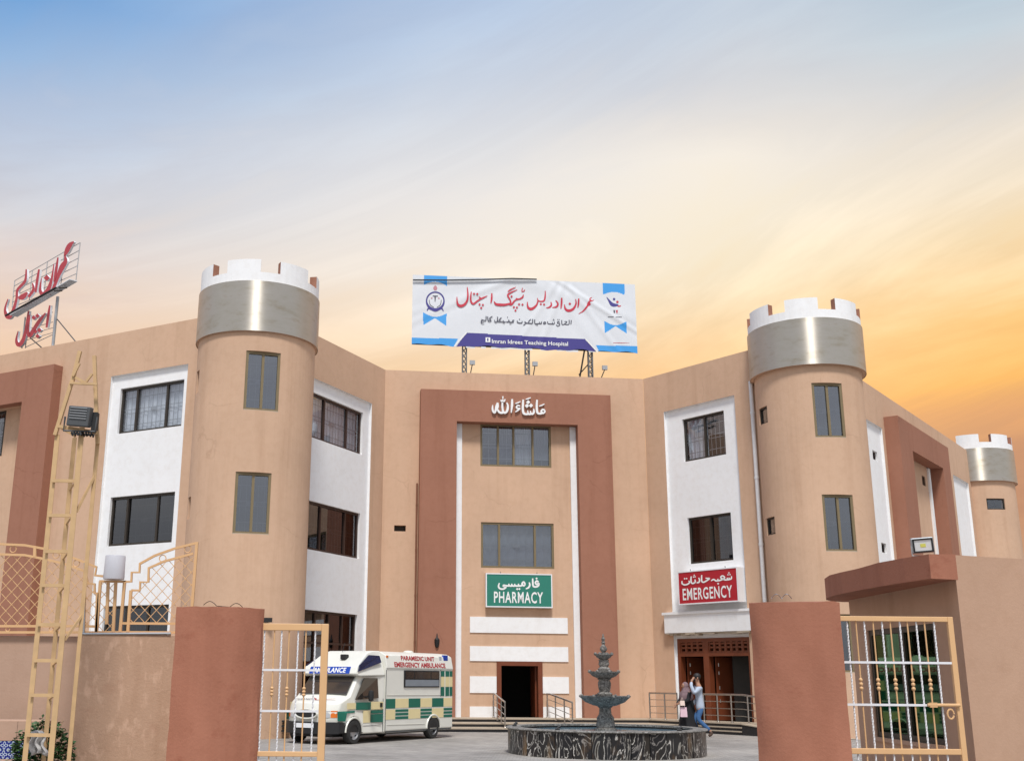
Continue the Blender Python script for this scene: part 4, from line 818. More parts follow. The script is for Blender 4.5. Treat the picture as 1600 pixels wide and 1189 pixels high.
for t in (0, .27, .5, .76, 1): srod(152 + 676 * t, 455 - 393 * t, 125 + 658 * t, 730 - 270 * t, .018)
srod(262, 830, 225, 1150, .03); srod(300, 830, 262, 1150, .02)
for y in (800, 900, 960, 1010): srod(265, y + 60, 545, y - 60 + 40, .012)
srod(262, 1142, 545, 1010, .014)
f.build('letter_rack', 'greymetal', RS)
f = MB(); f.tube([sm_(597, 620, 0), sm_(548, 1110, 0), sm_(545, 1180, 0)], .055, 8); f.build('post', 'greymetal', RS)
f = MB(); f.tube([sm_(585, 850, -.02), sm_(700, 1120, -.5)], .02); f.tube([sm_(305, 1040, -.02), sm_(370, 1180, -.5)], .02); f.build('brace', 'darkmetal', RS)
f = MB()
a0, a1 = sm_(180, 830, 0), sm_(800, 465, 0); o_ = -SGN.n * .30
f.hexa([a0, a1, a1 + o_, a0 + o_] + [p + Vector((0, 0, .03)) for p in (a0, a1, a1 + o_, a0 + o_)]); f.build('walkway', 'signwhite', RS)
f = MB(); f.tube([sm_(180, 842, .45), sm_(700, 560, .45)], .04)
for x, y in ((300, 715), (640, 560), (690, 530)): f.tube([sm_(x, y, 0), sm_(x + 45, y + 30, .45)], .02)
f.build('light_bar', 'black', RS)

# ------------------------------------------------------------------ fountain
FX, FY, FR = 3.57, 24.88, 2.09
FT = thing('fountain', (FX, FY, 0), 'tiered grey stone fountain in a round black marble basin', 'fountain')
f = MB(); f.lathe((FX, FY, 0), [(FR - .05, 0), (FR - .05, .49), (FR - .22, .49), (FR - .22, .05)], 72); BS = f.build('basin', 'granite', FT)
ns = 34
for k in range(ns):
    a0, a1 = 2 * math.pi * k / ns + .004, 2 * math.pi * (k + 1) / ns - .004; f = MB(); m = 3
    ro = FR + random.uniform(-.004, .006)
    def q_(a, r, z): return (FX + r * math.cos(a), FY + r * math.sin(a), z)
    for i in range(m):
        b0, b1 = a0 + (a1 - a0) * i / m, a0 + (a1 - a0) * (i + 1) / m
        f.quad(q_(b0, ro, .002), q_(b1, ro, .002), q_(b1, ro, .488), q_(b0, ro, .488))
    for a in (a0, a1): f.quad(q_(a, ro, .002), q_(a, ro, .488), q_(a, FR - .055, .488), q_(a, FR - .055, .002))
    f.build('marble_slab', 'marble', BS)
f = MB(); f.lathe((FX, FY, 0), [(FR - .26, .492), (FR + .035, .492), (FR + .05, .51), (FR + .035, .53), (FR - .26, .53), (FR - .26, .492)], 72); f.build('coping', 'carved', BS)
f = MB(); f.lathe((FX, FY, 0), [(.02, .455), (FR - .225, .455)], 48); f.build('water', 'water', FT)
def flut(q, z): return .06 * abs(math.sin(q * 8))
f = MB(); f.lathe((FX, FY, 0), [(.24, .05), (.24, .50), (.19, .52), (.205, .60), (.18, .66), (.19, .72), (.135, .80), (.125, .92), (.18, .97)], 20, lambda q, z: .10 * math.sin(q * 4) if .5 < z < .75 else 0); f.build('pedestal', 'carved', FT, smooth=True)
def bowl(name, r, z0, zr):
    f = MB(); h = zr - z0
    f.lathe((FX, FY, 0), [(.10, z0), (r * .45, z0 + h * .12), (r * .78, z0 + h * .45), (r * .93, z0 + h * .8), (r * 1.0, zr - .015), (r * 1.02, zr + .01), (r * .95, zr + .005), (r * .7, zr - h * .25), (.05, zr - h * .3)], 48, lambda q, z: .035 * abs(math.sin(q * 9)) if z > z0 + .02 else 0)
    o = f.build(name, 'carved', FT, smooth=True)
    for k in range(8):
        a = k * math.pi / 4 + .2; g_ = MB(); c = Vector((FX + r * 1.03 * math.cos(a), FY + r * 1.03 * math.sin(a), zr + .005))
        g_.lathe(c, [(.002, -.035), (.03, -.02), (.036, .0), (.024, .028), (.002, .036)], 8); g_.build('spout', 'carved', o, smooth=True)
bowl('lower_bowl', .53, .95, 1.165)
f = MB(); f.lathe((FX, FY, 0), [(.10, 1.10), (.15, 1.15), (.165, 1.22), (.11, 1.26), (.13, 1.34), (.14, 1.44), (.115, 1.50), (.16, 1.53)], 20, flut); f.build('middle_stem', 'carved', FT, smooth=True)
bowl('middle_bowl', .325, 1.52, 1.675)
f = MB(); f.lathe((FX, FY, 0), [(.06, 1.63), (.12, 1.67), (.13, 1.74), (.09, 1.78), (.115, 1.84), (.10, 1.90), (.12, 1.93)], 20, flut); f.build('upper_stem', 'carved', FT, smooth=True)
bowl('upper_bowl', .185, 1.92, 2.045)
f = MB(); f.lathe((FX, FY, 0), [(.02, 2.02), (.045, 2.05), (.04, 2.09), (.075, 2.13), (.08, 2.17), (.05, 2.22), (.03, 2.25), (.045, 2.29), (.03, 2.33), (.042, 2.37), (.02, 2.42), (.012, 2.47), (.001, 2.49)], 16); f.build('finial', 'carved', FT, smooth=True)
for k, (x, y) in enumerate(((FX - 1.2, FY - 1.6), (FX + 1.25, FY - 1.55), (FX - 1.95, FY + .1))):
    f = MB(); f.tube([(x, y, .53), (x, y, .57), (x + .06, y + .03, .60)], [.02, .02, .03], 8); f.tube([(x - .04, y, .54), (x + .05, y, .54)], .03, 8); f.build('water_jet', 'black', FT)

# ------------------------------------------------------------------ stainless handrails
def rail(name, pts, h, label, posts, bars=3, grp='stainless handrails at the hospital doors'):
    """pts: floor points; posts: list of fractions along"""
    s = thing(name, pts[0], label, 'handrail', grp); pts = [Vector(p) for p in pts]
    up = Vector((0, 0, h)); f = MB(); f.tube([p + up for p in pts], .028, 8); f.build('top_rail', 'steel', s, smooth=True)
    seg = [(pts[i + 1] - pts[i]).length for i in range(len(pts) - 1)]; tot = sum(seg)
    def along(t):
        d = t * tot
        for i, l in enumerate(seg):
            if d <= l + 1e-6: return pts[i] + (pts[i + 1] - pts[i]) * (d / l)
            d -= l
        return pts[-1]
    for t in posts:
        p = along(t); f = MB(); f.tube([p, p + up * .985], .022, 8); f.lathe(p, [(.05, 0), (.05, .015), (.025, .03)], 10); f.build('post', 'steel', s, smooth=True)
    for k in range(1, bars + 1):
        f = MB(); f.tube([p + up * (k / (bars + 1)) for p in pts], .011, 6); f.build('bar', 'steel', s)
up0 = Vector((0, 0, PZ))
rail('handrail', [pz(PC, 5.44, .15) + up0, pz(PC, 5.43, .5) + up0, pz(PC, 5.38, 2.9) + Vector((0, 0, .11))], .74, 'stainless handrail left of the pharmacy door', (0, .35, .7, 1))
rail('handrail', [pz(PC, 7.20, .15) + up0, pz(PC, 7.22, .5) + up0, pz(PC, 7.42, 2.9) + Vector((0, 0, .11))], .74, 'stainless handrail right of the pharmacy door', (0, .35, .7, 1))
def gq(x, y, z): return gnd(x, y, z)
ra, rb_ = pz(PD, -25.4, 1.0) + up0, pz(PD, -24.25, 1.0) + up0
rail('handrail', [ra, rb_], .80, 'short level stainless handrail left of the emergency door', (0, .55, 1))
rail('handrail', [pz(PD, -23.2, 1.0) + up0, pz(PD, -21.75, 1.0) + up0, pz(PD, -18.9, 1.0) + Vector((0, 0, .06))], .80, 'stainless handrail sloping down along the ramp', (0, .12, .24, .38, .52, .66, .8, 1))
#PART2
# ------------------------------------------------------------------ ambulance (local x forward, y = its left side, z up)
M['vanwhite'] = flat('van_white_paint', (.74, .73, .66), .28, var=.07, scale=2.2)
M['vancream'] = flat('reflective_cream', (.78, .66, .36), .4, var=.04)
M['vangreen'] = flat('reflective_green', (.005, .135, .09), .4, var=.06)
M['vanblue'] = flat('beacon_blue', (.012, .055, .36), .2, var=.1)
M['beacon'] = flat('beacon_dark_blue_glass', (.006, .014, .055), .2, spec=.5, var=.3)
M['vanglass'] = flat('van_dark_glass', (.035, .028, .024), .08, spec=.8)
M['vanglassgrey'] = flat('van_frosted_glass', (.22, .25, .28), .2, spec=.6)
M['vanred'] = flat('vinyl_red', (.42, .02, .03), .5)
M['lampclear'] = flat('headlamp_glass', (.50, .52, .54), .12, spec=.8)
M['lampamber'] = flat('indicator_amber', (.75, .18, .02), .3)
M['rim'] = flat('wheel_rim_steel', (.42, .42, .43), .35, .7, var=.2)
M['tyre'] = flat('tyre_rubber', (.025, .024, .023), .85, var=.3)
AM = thing('ambulance', (-1.804, 29.298, 0), 'white ambulance van with green and cream chequers parked behind the left gate', 'ambulance', rz=math.atan2(-.83965, -.54313))
def loft(b, secs):
    """secs: list of rings (same count), each a list of points; closed caps"""
    k = len(b.v); n = len(secs[0])
    for s in secs: b.v += [tuple(p) for p in s]
    fs = [(k + i * n + j, k + i * n + (j + 1) % n, k + (i + 1) * n + (j + 1) % n, k + (i + 1) * n + j) for i in range(len(secs) - 1) for j in range(n)]
    fs += [tuple(k + j for j in reversed(range(n))), tuple(k + (len(secs) - 1) * n + j for j in range(n))]
    b.f += fs; b.m += [b.mi] * len(fs)
def bev(o, w=.02, seg=2, ang=35):
    m = o.modifiers.new('bevel', 'BEVEL'); m.width = w; m.segments = seg; m.limit_method = 'ANGLE'; m.angle_limit = R(ang); return o
def ring_x(x, half):        # closed cross-section from a list of (y, z) on the left side, bottom to top
    return [(x, y, z) for y, z in half] + [(x, -y, z) for y, z in reversed(half)]
H_ = .88
sec = [(.80, .20), (H_, .26), (H_, 1.05), (H_ - .005, 1.72), (H_ + .02, 1.75), (H_ - .045, 2.06), (.70, 2.13), (.4, 2.16)]
f = MB(); loft(f, [ring_x(x, [(y * (1 - .0 * k), z) for y, z in sec]) for k, x in enumerate((-2.62, -2.3, -1.2, -.2, .46))]); bx = bev(f.build('box_body', 'vanwhite', AM, local=True, smooth=True), .05, 3)
# cap over the cab
f = MB(); prof = [(.46, 1.56), (1.50, 1.54), (1.63, 1.59), (1.56, 1.77), (1.50, 1.79), (1.02, 2.10), (.80, 2.155), (.46, 2.16)]
ws = [.86, .84, .82, .82, .80, .68, .66, .68]
f.v = [(x, w, z) for (x, z), w in zip(prof, ws)] + [(x, -w, z) for (x, z), w in zip(prof, ws)]; n_ = len(prof)
f.f = [tuple(range(n_ - 1, -1, -1)), tuple(range(n_, 2 * n_))] + [(i, (i + 1) % n_, n_ + (i + 1) % n_, n_ + i) for i in range(n_)]; f.m = [0] * len(f.f)
cap = bev(f.build('roof_cap', 'vanwhite', AM, local=True, smooth=True), .03, 3)
# cab with bonnet
prof = [(.46, .22), (1.36, .22), (1.40, .45), (1.55, .58), (1.71, .62), (1.87, .58), (2.02, .45), (2.05, .30), (2.34, .32), (2.40, .50), (2.42, .72), (2.34, .93), (1.86, 1.08), (1.42, 1.56), (.46, 1.57)]
ws = [.86, .86, .86, .86, .86, .86, .85, .84, .76, .76, .75, .74, .80, .73, .84]
def nose(t): return .25 * abs(t) ** 3
def sm01(v): v = min(1, max(0, v)); return v * v * (3 - 2 * v)
f = MB(); n_ = len(prof); TS = [-1, -.93, -.8, -.6, -.35, 0, .35, .6, .8, .93, 1]
f.v = [(x - nose(t) * sm01((x - 1.72) / .55), t * w, z + (.012 * (1 - t * t) if (z > .9 and x > 1.5) else 0)) for t in TS for (x, z), w in zip(prof, ws)]
f.f = [tuple(range(n_)), tuple(reversed(range((len(TS) - 1) * n_, len(TS) * n_)))] + [(k * n_ + (i + 1) % n_, k * n_ + i, (k + 1) * n_ + i, (k + 1) * n_ + (i + 1) % n_) for k in range(len(TS) - 1) for i in range(n_)]; f.m = [0] * len(f.f)
cab = bev(f.build('cab_body', 'vanwhite', AM, local=True, smooth=True), .03, 3, 40)
def lquad(name, mat, pts, par=None, t=.012, axis=None):
    """thin solid panel from a polygon, thickened along its normal"""
    p = [Vector(q) for q in pts]; nrm = Vector((0, 0, 0))
    for i in range(len(p)): nrm += (p[i] - p[0]).cross(p[(i + 1) % len(p)] - p[0])
    nrm.normalize(); t = abs(t); ctr = sum(p, Vector()) / len(p) - Vector((.7, 0, 1.0))
    if nrm.dot(ctr) < 0: p.reverse(); nrm = -nrm
    f = MB(); n = len(p); f.v = [tuple(q) for q in p] + [tuple(q + nrm * t) for q in p]
    f.f = [tuple(reversed(range(n))), tuple(range(n, 2 * n))] + [(i, (i + 1) % n, n + (i + 1) % n, n + i) for i in range(n)]; f.m = [0] * len(f.f)
    return f.build(name, mat, par or AM, local=True)
# glazing
lquad('windscreen', 'vanglass', [(1.84, .72, 1.125), (1.475, .665, 1.525), (1.475, -.665, 1.525), (1.84, -.72, 1.125)][::-1], cab, .022)
for s in (1, -1):
    pts = [(1.66, s * .838, 1.00), (.76, s * .865, 1.03), (.80, s * .848, 1.50), (1.25, s * .775, 1.50)]
    lquad('door_window', 'vanglass', pts if s > 0 else pts[::-1], cab, -.018)
    pts = [(1.56, s * .815, 1.64), (1.48, s * .80, 1.80), (1.02, s * .72, 2.04), (.60, s * .735, 2.03), (.60, s * .80, 1.87)]
    lquad('beacon_panel', 'beacon', pts if s > 0 else pts[::-1], cap, -.03)
    g_ = MB(); g_.tube([(1.28, s * .86, 1.06), (1.28, s * 1.02, 1.09)], .02); g_.build('mirror_arm', 'black', cab, local=True)
    g_ = MB(); g_.lathe((1.28, s * 1.03, 1.09), [(.01, -.13), (.06, -.11), (.075, 0), (.06, .11), (.01, .13)], 10); g_.build('mirror', 'black', cab, local=True, smooth=True)
    for a, (z0, z1) in ((0, (1.28, 1.70)),):
        f = MB(); y0 = s * (H_ - .002); f.box(-1.95, -.30, min(y0, y0 + s * .022), max(y0, y0 + s * .022), z0, z1); wf = bev(f.build('side_window', 'black', AM, local=True), .03, 2)
        y1 = s * (H_ + .022)
        for q, (x0, x1, a0, a1) in enumerate(((-1.90, -.35, 1.31, 1.47), (-.72, -.36, 1.50, 1.67), (-1.50, -.76, 1.50, 1.67), (-1.89, -1.54, 1.50, 1.67))):
            f = MB(); f.box(x0, x1, min(y1, y1 + s * .004), max(y1, y1 + s * .004), a0, a1); f.build('pane', 'vanglassgrey' if q == 0 else 'vanglass', wf, local=True)
    # chequers
    def chk(x0, x1, z0, z1, col, y=H_, par=AM): 
        f = MB(); yy = s * (y + .001); f.box(min(x0, x1), max(x0, x1), min(yy, yy + s * .005), max(yy, yy + s * .005), z0, z1); f.build('chequer', col, par, local=True)
    xs = [.50 - .02, .05, -.53, -1.07, -1.61, -2.17, -2.60]; seq = ['vangreen', 'vancream', 'vangreen', 'vancream', 'vangreen', 'vancream']
    for k in range(6):
        chk(xs[k] - .008, xs[k + 1] + .004, .79 if k else .78, 1.01, seq[k])
        c2_ = seq[(k + 1) % 2]
        if c2_ == 'vancream': chk(xs[k] - .008, xs[k + 1] + .004, .52, .755, c2_)
        else:
            for z0, z1 in ((.52, .585), (.61, .67), (.695, .755)): chk(xs[k] - .008, xs[k + 1] + .004, z0, z1, c2_)
    for (x0, x1) in ((-2.03, -2.20), (-2.26, -2.44), (-2.47, -2.60)):
        for (z0, z1, c) in ((1.56, 1.70, 'vangreen'), (1.30, 1.55, 'vancream'), (1.06, 1.29, 'vangreen')): chk(x0, x1, z0, z1, c)
    for (x0, x1, z0, z1, c) in ((1.99, 1.66, .79, .93, 'vancream'), (1.64, 1.06, .77, .94, 'vangreen'), (1.04, .54, .77, .95, 'vancream'), (1.05, .54, .68, .75, 'vangreen'), (1.05, .54, .47, .66, 'vangreen'), (1.35, 1.07, .47, .75, 'vancream')): chk(x0, x1, z0, z1, c, .862, cab)
    lquad('chequer', 'vangreen', [(2.26, s * .787, .74), (2.24, s * .79, .53), (2.03, s * .852, .52), (1.98, s * .855, .70), (1.70, s * .862, .71), (1.68, s * .862, .75)][::s], cab, .008)
    f = MB(); f.box(.60, .68, min(s * .862, s * .89), max(s * .862, s * .89), .82, .92); f.build('door_handle', 'black', cab, local=True)
    # upper lettering panel text
    def um(x0, x1, z0, z1):
        def m(x, y):
            z = z0 + (z1 - z0) * y; yy = H_ + .02 - .065 * (z - 1.75) / .31 + .006
            return ((x0 + (x1 - x0) * x) if s > 0 else (x1 + (x0 - x1) * x), s * yy, z)
        return m
    f = MB(); put_latin(f, 'PARAMEDIC UNIT', um(-.20, -1.75, 1.945, 2.06), bold=.03); f.build('lettering', 'vanred', bx, local=True)
    f = MB(); put_latin(f, 'EMERGENCY AMBULANCE', um(.13, -2.24, 1.775, 1.90), bold=.03); f.build('lettering', 'vanred', bx, local=True)
    f = MB(); f.box(-2.40, -2.20, min(s * .80, s * .86), max(s * .80, s * .86), 1.97, 2.11); f.build('rear_beacon', 'vanblue', bx, local=True)
    f = MB(); f.box(-2.10, -1.98, min(s * .82, s * .855), max(s * .82, s * .855), 1.96, 2.07); f.build('side_lamp', 'lampclear', bx, local=True)
    f = MB(); f.box(.36, .44, min(s * .84, s * .86), max(s * .84, s * .86), 2.0, 2.05); f.build('marker_lamp', 'lampamber', bx, local=True)
    # front lamps
    def nx(t, z, out): return (2.415 - (.02 * abs(z - .68) / .1) - nose(t) + out, t * .755 * s, z)
    for nm, t0, t1, mt_ in (('headlamp', .46, .80, 'lampclear'), ('indicator', .81, .97, 'lampamber')):
        f = MB(); m_ = 5
        for i in range(m_):
            a0, a1 = t0 + (t1 - t0) * i / m_, t0 + (t1 - t0) * (i + 1) / m_
            f.hexa([nx(a0, .60, -.04), nx(a1, .60, -.04), nx(a1, .60, .018), nx(a0, .60, .018), nx(a0, .755, -.04), nx(a1, .755, -.04), nx(a1, .755, .012), nx(a0, .755, .012)])
        f.build(nm, mt_, cab, local=True)
# front details
f = MB(); TB = [-1 + .125 * k for k in range(17)]
for k in range(16):
    q = [(2.40 - nose(t) * 1.05 + dx, t * .80, z) for z in (.24, .50) for t, dx in ((TB[k], -.1), (TB[k + 1], -.1), (TB[k + 1], .06), (TB[k], .06))]; f.hexa(q)
for s in (1, -1): f.box(2.03, 2.20, min(s * .74, s * .845), max(s * .74, s * .845), .26, .49)
f.build('bumper', 'black', cab, local=True, smooth=True)
f = MB(); m_ = 24; f.v = [(2.445, .30 * math.cos(2 * math.pi * i / m_), .68 + .085 * math.sin(2 * math.pi * i / m_)) for i in range(m_)] + [(2.40, .36 * math.cos(2 * math.pi * i / m_), .68 + .12 * math.sin(2 * math.pi * i / m_)) for i in range(m_)]
f.f = [tuple(range(m_))]; f.m = [0]; f.build('grille', 'black', cab, local=True)
f = MB(); f.tube([(2.44, .33 * math.cos(2 * math.pi * i / 24), .68 + .105 * math.sin(2 * math.pi * i / 24)) for i in range(24)], .02, 6, closed=True); f.build('grille_surround', 'vanwhite', cab, local=True, smooth=True)
f = MB(); f.box(2.463, 2.472, -.26, .26, .37, .47); f.build('number_plate', 'signwhite', cab, local=True)
def capf(y, t, lift=0): # blue sign face on the cap front: y across, t from bottom to top
    return (1.628 - .075 * t + lift, y, 1.60 + .165 * t)
f = MB(); f.v = [capf(y, t, .0 + dx) for dx in (0, .012) for y, t in ((-.62, 0), (.62, 0), (.62, 1), (-.62, 1))]; f.v = [tuple(v) for v in f.v]
f.f = [(3, 2, 1, 0), (4, 5, 6, 7), (0, 1, 5, 4), (1, 2, 6, 5), (2, 3, 7, 6), (3, 0, 4, 7)]; f.m = [0] * 6; sb_ = f.build('front_sign', 'vanblue', cap, local=True)
f = MB(); put_latin(f, 'AMBULANCE', lambda x, y: capf(-.50 + 1.0 * x, .14 + .72 * y, .016), bold=.025); f.build('lettering', 'letterwhite', cap, local=True)
f = MB(); f.box(1.18, 1.34, .10, .26, 1.94, 2.06); bev(f.build('roof_horn', 'black', cap, local=True), .02)
f = MB(); f.tube([(1.0, -.1, 2.12), (.9, -.1, 2.34)], .006, 5); f.build('aerial', 'black', cap, local=True)
f = MB(); f.lathe((-1.4, .25, 2.15), [(.14, 0), (.14, .03), (.09, .06), (.01, .065)], 14); f.build('roof_vent', 'vanwhite', bx, local=True, smooth=True)
# bonnet script: red flourish and grey letters
def hood(x, y, lift=0): # x 0 front .. 1 windscreen
    return (2.34 - .48 * x - .0 + lift * .3, y, .93 + .15 * x + lift)
f = MB(); strokes(f, [[(620, 100, 20), (460, -20, 35), (300, -100, 45), (380, -280, 45), (520, -600, 30)]], lambda a, c, l=0: hood(a / 1000, -c / 1000, .02 + l)); f.build('bonnet_flourish', 'vanred', cab, local=True)
f = MB(); put_latin(f, 'PARAMEDIC', lambda x, y: hood(.28 + .22 * y, -.55 + .6 * x, .02)); f.build('bonnet_lettering', 'lettergrey', cab, local=True)
# wheels
for (x, y) in ((1.71, .80), (1.71, -.80), (-1.69, .80), (-1.69, -.80)):
    s = 1 if y > 0 else -1
    f = MB()
    pr = [(.17, -.09), (.25, -.09), (.268, -.06), (.27, 0), (.268, .05), (.25, .085), (.17, .085)]; m_ = 28
    f.v = [(x + r * math.cos(2 * math.pi * j / m_), y + s * d, .27 + r * math.sin(2 * math.pi * j / m_)) for r, d in pr for j in range(m_)]
    f.f = [(i * m_ + j, i * m_ + (j + 1) % m_, (i + 1) * m_ + (j + 1) % m_, (i + 1) * m_ + j) for i in range(len(pr) - 1) for j in range(m_)]; f.m = [0] * len(f.f)
    t_ = f.build('wheel', 'tyre', AM, local=True, smooth=True)
    f = MB(); pr = [(.175, .075), (.165, .04), (.12, .02), (.10, .05), (.06, .06), (.002, .06)] if x > 0 else [(.175, .075), (.16, .02), (.14, -.03), (.08, -.04), (.06, .03), (.002, .03)]
    f.v = [(x + r * math.cos(2 * math.pi * j / m_), y + s * d, .27 + r * math.sin(2 * math.pi * j / m_)) for r, d in pr for j in range(m_)]
    f.f = [(i * m_ + j, i * m_ + (j + 1) % m_, (i + 1) * m_ + (j + 1) % m_, (i + 1) * m_ + j) for i in range(len(pr) - 1) for j in range(m_)]; f.m = [0] * len(f.f)
    f.build('rim', 'rim', t_, local=True, smooth=True)
    for j in range(5):
        a = 2 * math.pi * j / 5; g_ = MB(); c_ = (x + .135 * math.cos(a), y + s * .03, .27 + .135 * math.sin(a)); g_.box(c_[0] - .02, c_[0] + .02, c_[1] - .012, c_[1] + .012, c_[2] - .02, c_[2] + .02); g_.build('wheel_slot', 'black', t_, local=True)
    # dark arch
    f = MB(); f.v = [(x + .31 * math.cos(math.pi * j / 12), y + s * dd, .27 + .31 * math.sin(math.pi * j / 12)) for dd in (-.2, .072 if x > 0 else .084) for j in range(13)]
    f.f = [tuple(range(13, 26)) if s < 0 else tuple(reversed(range(13, 26)))] + [(j, j + 1, 14 + j, 13 + j) for j in range(12)]; f.m = [0] * len(f.f); f.build('wheel_arch', 'black', AM, local=True)
for s in (1, -1):
    f = MB(); y = s * .862
    f.tube([(1.38, y, .24), (1.38, y, .44)], .007, 4); f.tube([(.545, y, .24), (.545, y + s * .0, 1.02)], .007, 4); f.tube([(.60, y, .40), (1.36, y, .40)], .005, 4); f.build('door_seam', 'darkmetal', cab, local=True)
    f = MB(); f.tube([(.47, s * .884, .24), (.47, s * .884, 1.0), (.465, s * .884, 1.70)], .008, 4); f.build('body_joint', 'darkmetal', bx, local=True)
    f = MB(); f.tube([(.40, s * .885, .40), (-1.28, s * .885, .38)], .006, 4); f.tube([(.42, s * .886, 1.10), (-2.02, s * .886, 1.09)], .006, 4); f.build('body_crease', 'vanwhite', bx, local=True)
    f = MB(); f.tube([(-2.02 - .2 * 0, s * .886, 1.05), (-2.02, s * .886, 1.70), (-2.0, s * .9, 1.73)], .006, 4); f.build('panel_seam', 'darkmetal', bx, local=True)
    for x in (1.71, -1.69):
        f = MB(); yy = s * (.872 if x > 0 else .886); f.tube([(x + .325 * math.cos(math.pi * j / 14), yy, .27 + .325 * math.sin(math.pi * j / 14)) for j in range(15)], .022, 6); f.build('arch_lip', 'vanwhite', AM, local=True, smooth=True)
    f = MB(); f.box(-2.58, 0.4, min(s * .8, s * .87), max(s * .8, s * .87), .215, .25); f.build('side_skirt', 'darkmetal', bx, local=True)
f = MB(); f.box(-2.5, 2.2, -.6, .6, .16, .30); f.build('chassis', 'black', AM, local=True)

# ------------------------------------------------------------------ people
M['skin'] = flat('skin', (.36, .19, .12), .6, var=.08)
M['hair'] = flat('black_hair', (.012, .010, .010), .6)
M['shirt'] = flat('pale_blue_shirt', (.42, .48, .58), .9, var=.08, scale=14, bump=.4, bscale=16)
M['jeans'] = flat('blue_jeans', (.045, .12, .27), .9, var=.25, scale=10, bump=.4, bscale=20)
M['shoe'] = flat('brown_shoe', (.08, .045, .03), .6)
M['abaya'] = flat('black_abaya', (.010, .010, .012), .9, var=.3)
M['scarf'] = flat('mauve_scarf', (.20, .13, .14), .9, var=.45, scale=18)
M['paper'] = flat('pale_paper', (.66, .52, .45), .8, var=.1)
M['pinkpaper'] = flat('pink_paper', (.66, .46, .52), .8, var=.15)
def skin(name, nodes, edges, mat, parent=None, root=0, sub=2):
    me = bpy.data.meshes.new(name); me.from_pydata([n[:3] for n in nodes], edges, []); me.materials.append(M[mat])
    o = bpy.data.objects.new(name, me); COL.objects.link(o)
    o.modifiers.new('skin', 'SKIN'); me.skin_vertices or None
    for i, n in enumerate(nodes):
        r = n[3]; me.skin_vertices[0].data[i].radius = r if isinstance(r, tuple) else (r, r)
        me.skin_vertices[0].data[i].use_root = (i == root)
    o.modifiers['skin'].use_smooth_shade = True
    m = o.modifiers.new('sub', 'SUBSURF'); m.levels = sub; m.render_levels = sub
    if parent: o.parent = parent
    return o
def ellipsoid(b, c, r, n=14, m=9):
    c = Vector(c); k = len(b.v)
    for i in range(m + 1):
        t = math.pi * i / m
        for j in range(n): q = 2 * math.pi * j / n; b.v.append((c.x + r[0] * math.sin(t) * math.cos(q), c.y + r[1] * math.sin(t) * math.sin(q), c.z + r[2] * math.cos(t)))
    fs = [(k + i * n + j, k + (i + 1) * n + j, k + (i + 1) * n + (j + 1) % n, k + i * n + (j + 1) % n) for i in range(m) for j in range(n)]; b.f += fs; b.m += [b.mi] * len(fs)
# walking man, local x = forward (world -x), y = his left
def hand(nodes, edges, wrist, d, up, out, sc=1.0):
    """palm and five fingers rooted at node index wrist; d finger direction, up palm normal, out thumb side"""
    w = Vector(nodes[wrist][:3]); d, out = Vector(d).normalized(), Vector(out).normalized(); up = Vector(up).normalized()
    nodes.append((*(w + d * .045 * sc), .028 * sc)); pm = len(nodes) - 1; edges.append((wrist, pm))
    nodes.append((*(w + d * .085 * sc), .030 * sc)); pk = len(nodes) - 1; edges.append((pm, pk))
    for k, (o_, ln) in enumerate(((.028, .062), (.010, .072), (-.009, .066), (-.026, .05))):
        a = w + d * .095 * sc + out * o_ * sc; nodes.append((*a, .0095 * sc)); i = len(nodes) - 1; edges.append((pk, i))
        nodes.append((*(a + d * ln * .55 * sc + up * .012 * sc), .009 * sc)); edges.append((i, i + 1)); nodes.append((*(a + d * ln * sc + up * .034 * sc), .0075 * sc)); edges.append((i + 1, i + 2))
    nodes.append((*(w + d * .05 * sc + out * .045 * sc), .011 * sc)); i = len(nodes) - 1; edges.append((pm, i)); nodes.append((*(w + d * .085 * sc + out * .062 * sc + up * .015), .009 * sc)); edges.append((i, i + 1))
mx, my = 7.32, 32.42
nd = [(0, 0, .88, (.135, .10)), (.01, 0, 1.03, (.125, .09)), (.03, 0, 1.22, (.15, .105)), (.02, 0, 1.34, (.12, .09)), (.03, 0, 1.42, .055), (.05, 0, 1.50, .06), (.07, 0, 1.585, (.078, .092)), (.07, 0, 1.655, .06),
 (.02, .17, 1.33, .062), (.20, .23, 1.16, .046), (.27, .19, 1.38, .034), (.24, .13, 1.47, .028),
 (.02, -.17, 1.33, .062), (-.02, -.22, 1.07, .046), (.14, -.22, .88, .034), (.18, -.21, .83, .028),
 (0, .075, .82, .08), (.10, .08, .47, .058), (-.22, .09, .17, .042), (-.27, .09, .09, .045), (-.17, .09, .03, .03),
 (0, -.075, .82, .08), (.17, -.08, .46, .058), (.12, -.09, .10, .042), (.12, -.09, .05, .045), (.25, -.09, .035, .03)]
ed = [(0, 1), (1, 2), (2, 3), (3, 4), (4, 5), (5, 6), (6, 7), (3, 8), (8, 9), (9, 10), (10, 11), (3, 12), (12, 13), (13, 14), (14, 15), (0, 16), (16, 17), (17, 18), (18, 19), (19, 20), (0, 21), (21, 22), (22, 23), (23, 24), (24, 25)]
body_nodes, body_edges = [(*n[:3], (tuple(q * .86 for q in n[3]) if isinstance(n[3], tuple) else n[3] * .86) if i not in (4, 5, 6, 7, 10, 11, 14, 15) else n[3]) for i, n in enumerate(nd)], list(ed)
hand(body_nodes, body_edges, 11, (-.45, -.25, .85), (-.6, -.6, 0), (.5, -.8, 0)); hand(body_nodes, body_edges, 15, (.5, 0, -.85), (0, 1, 0), (.85, 0, .5))
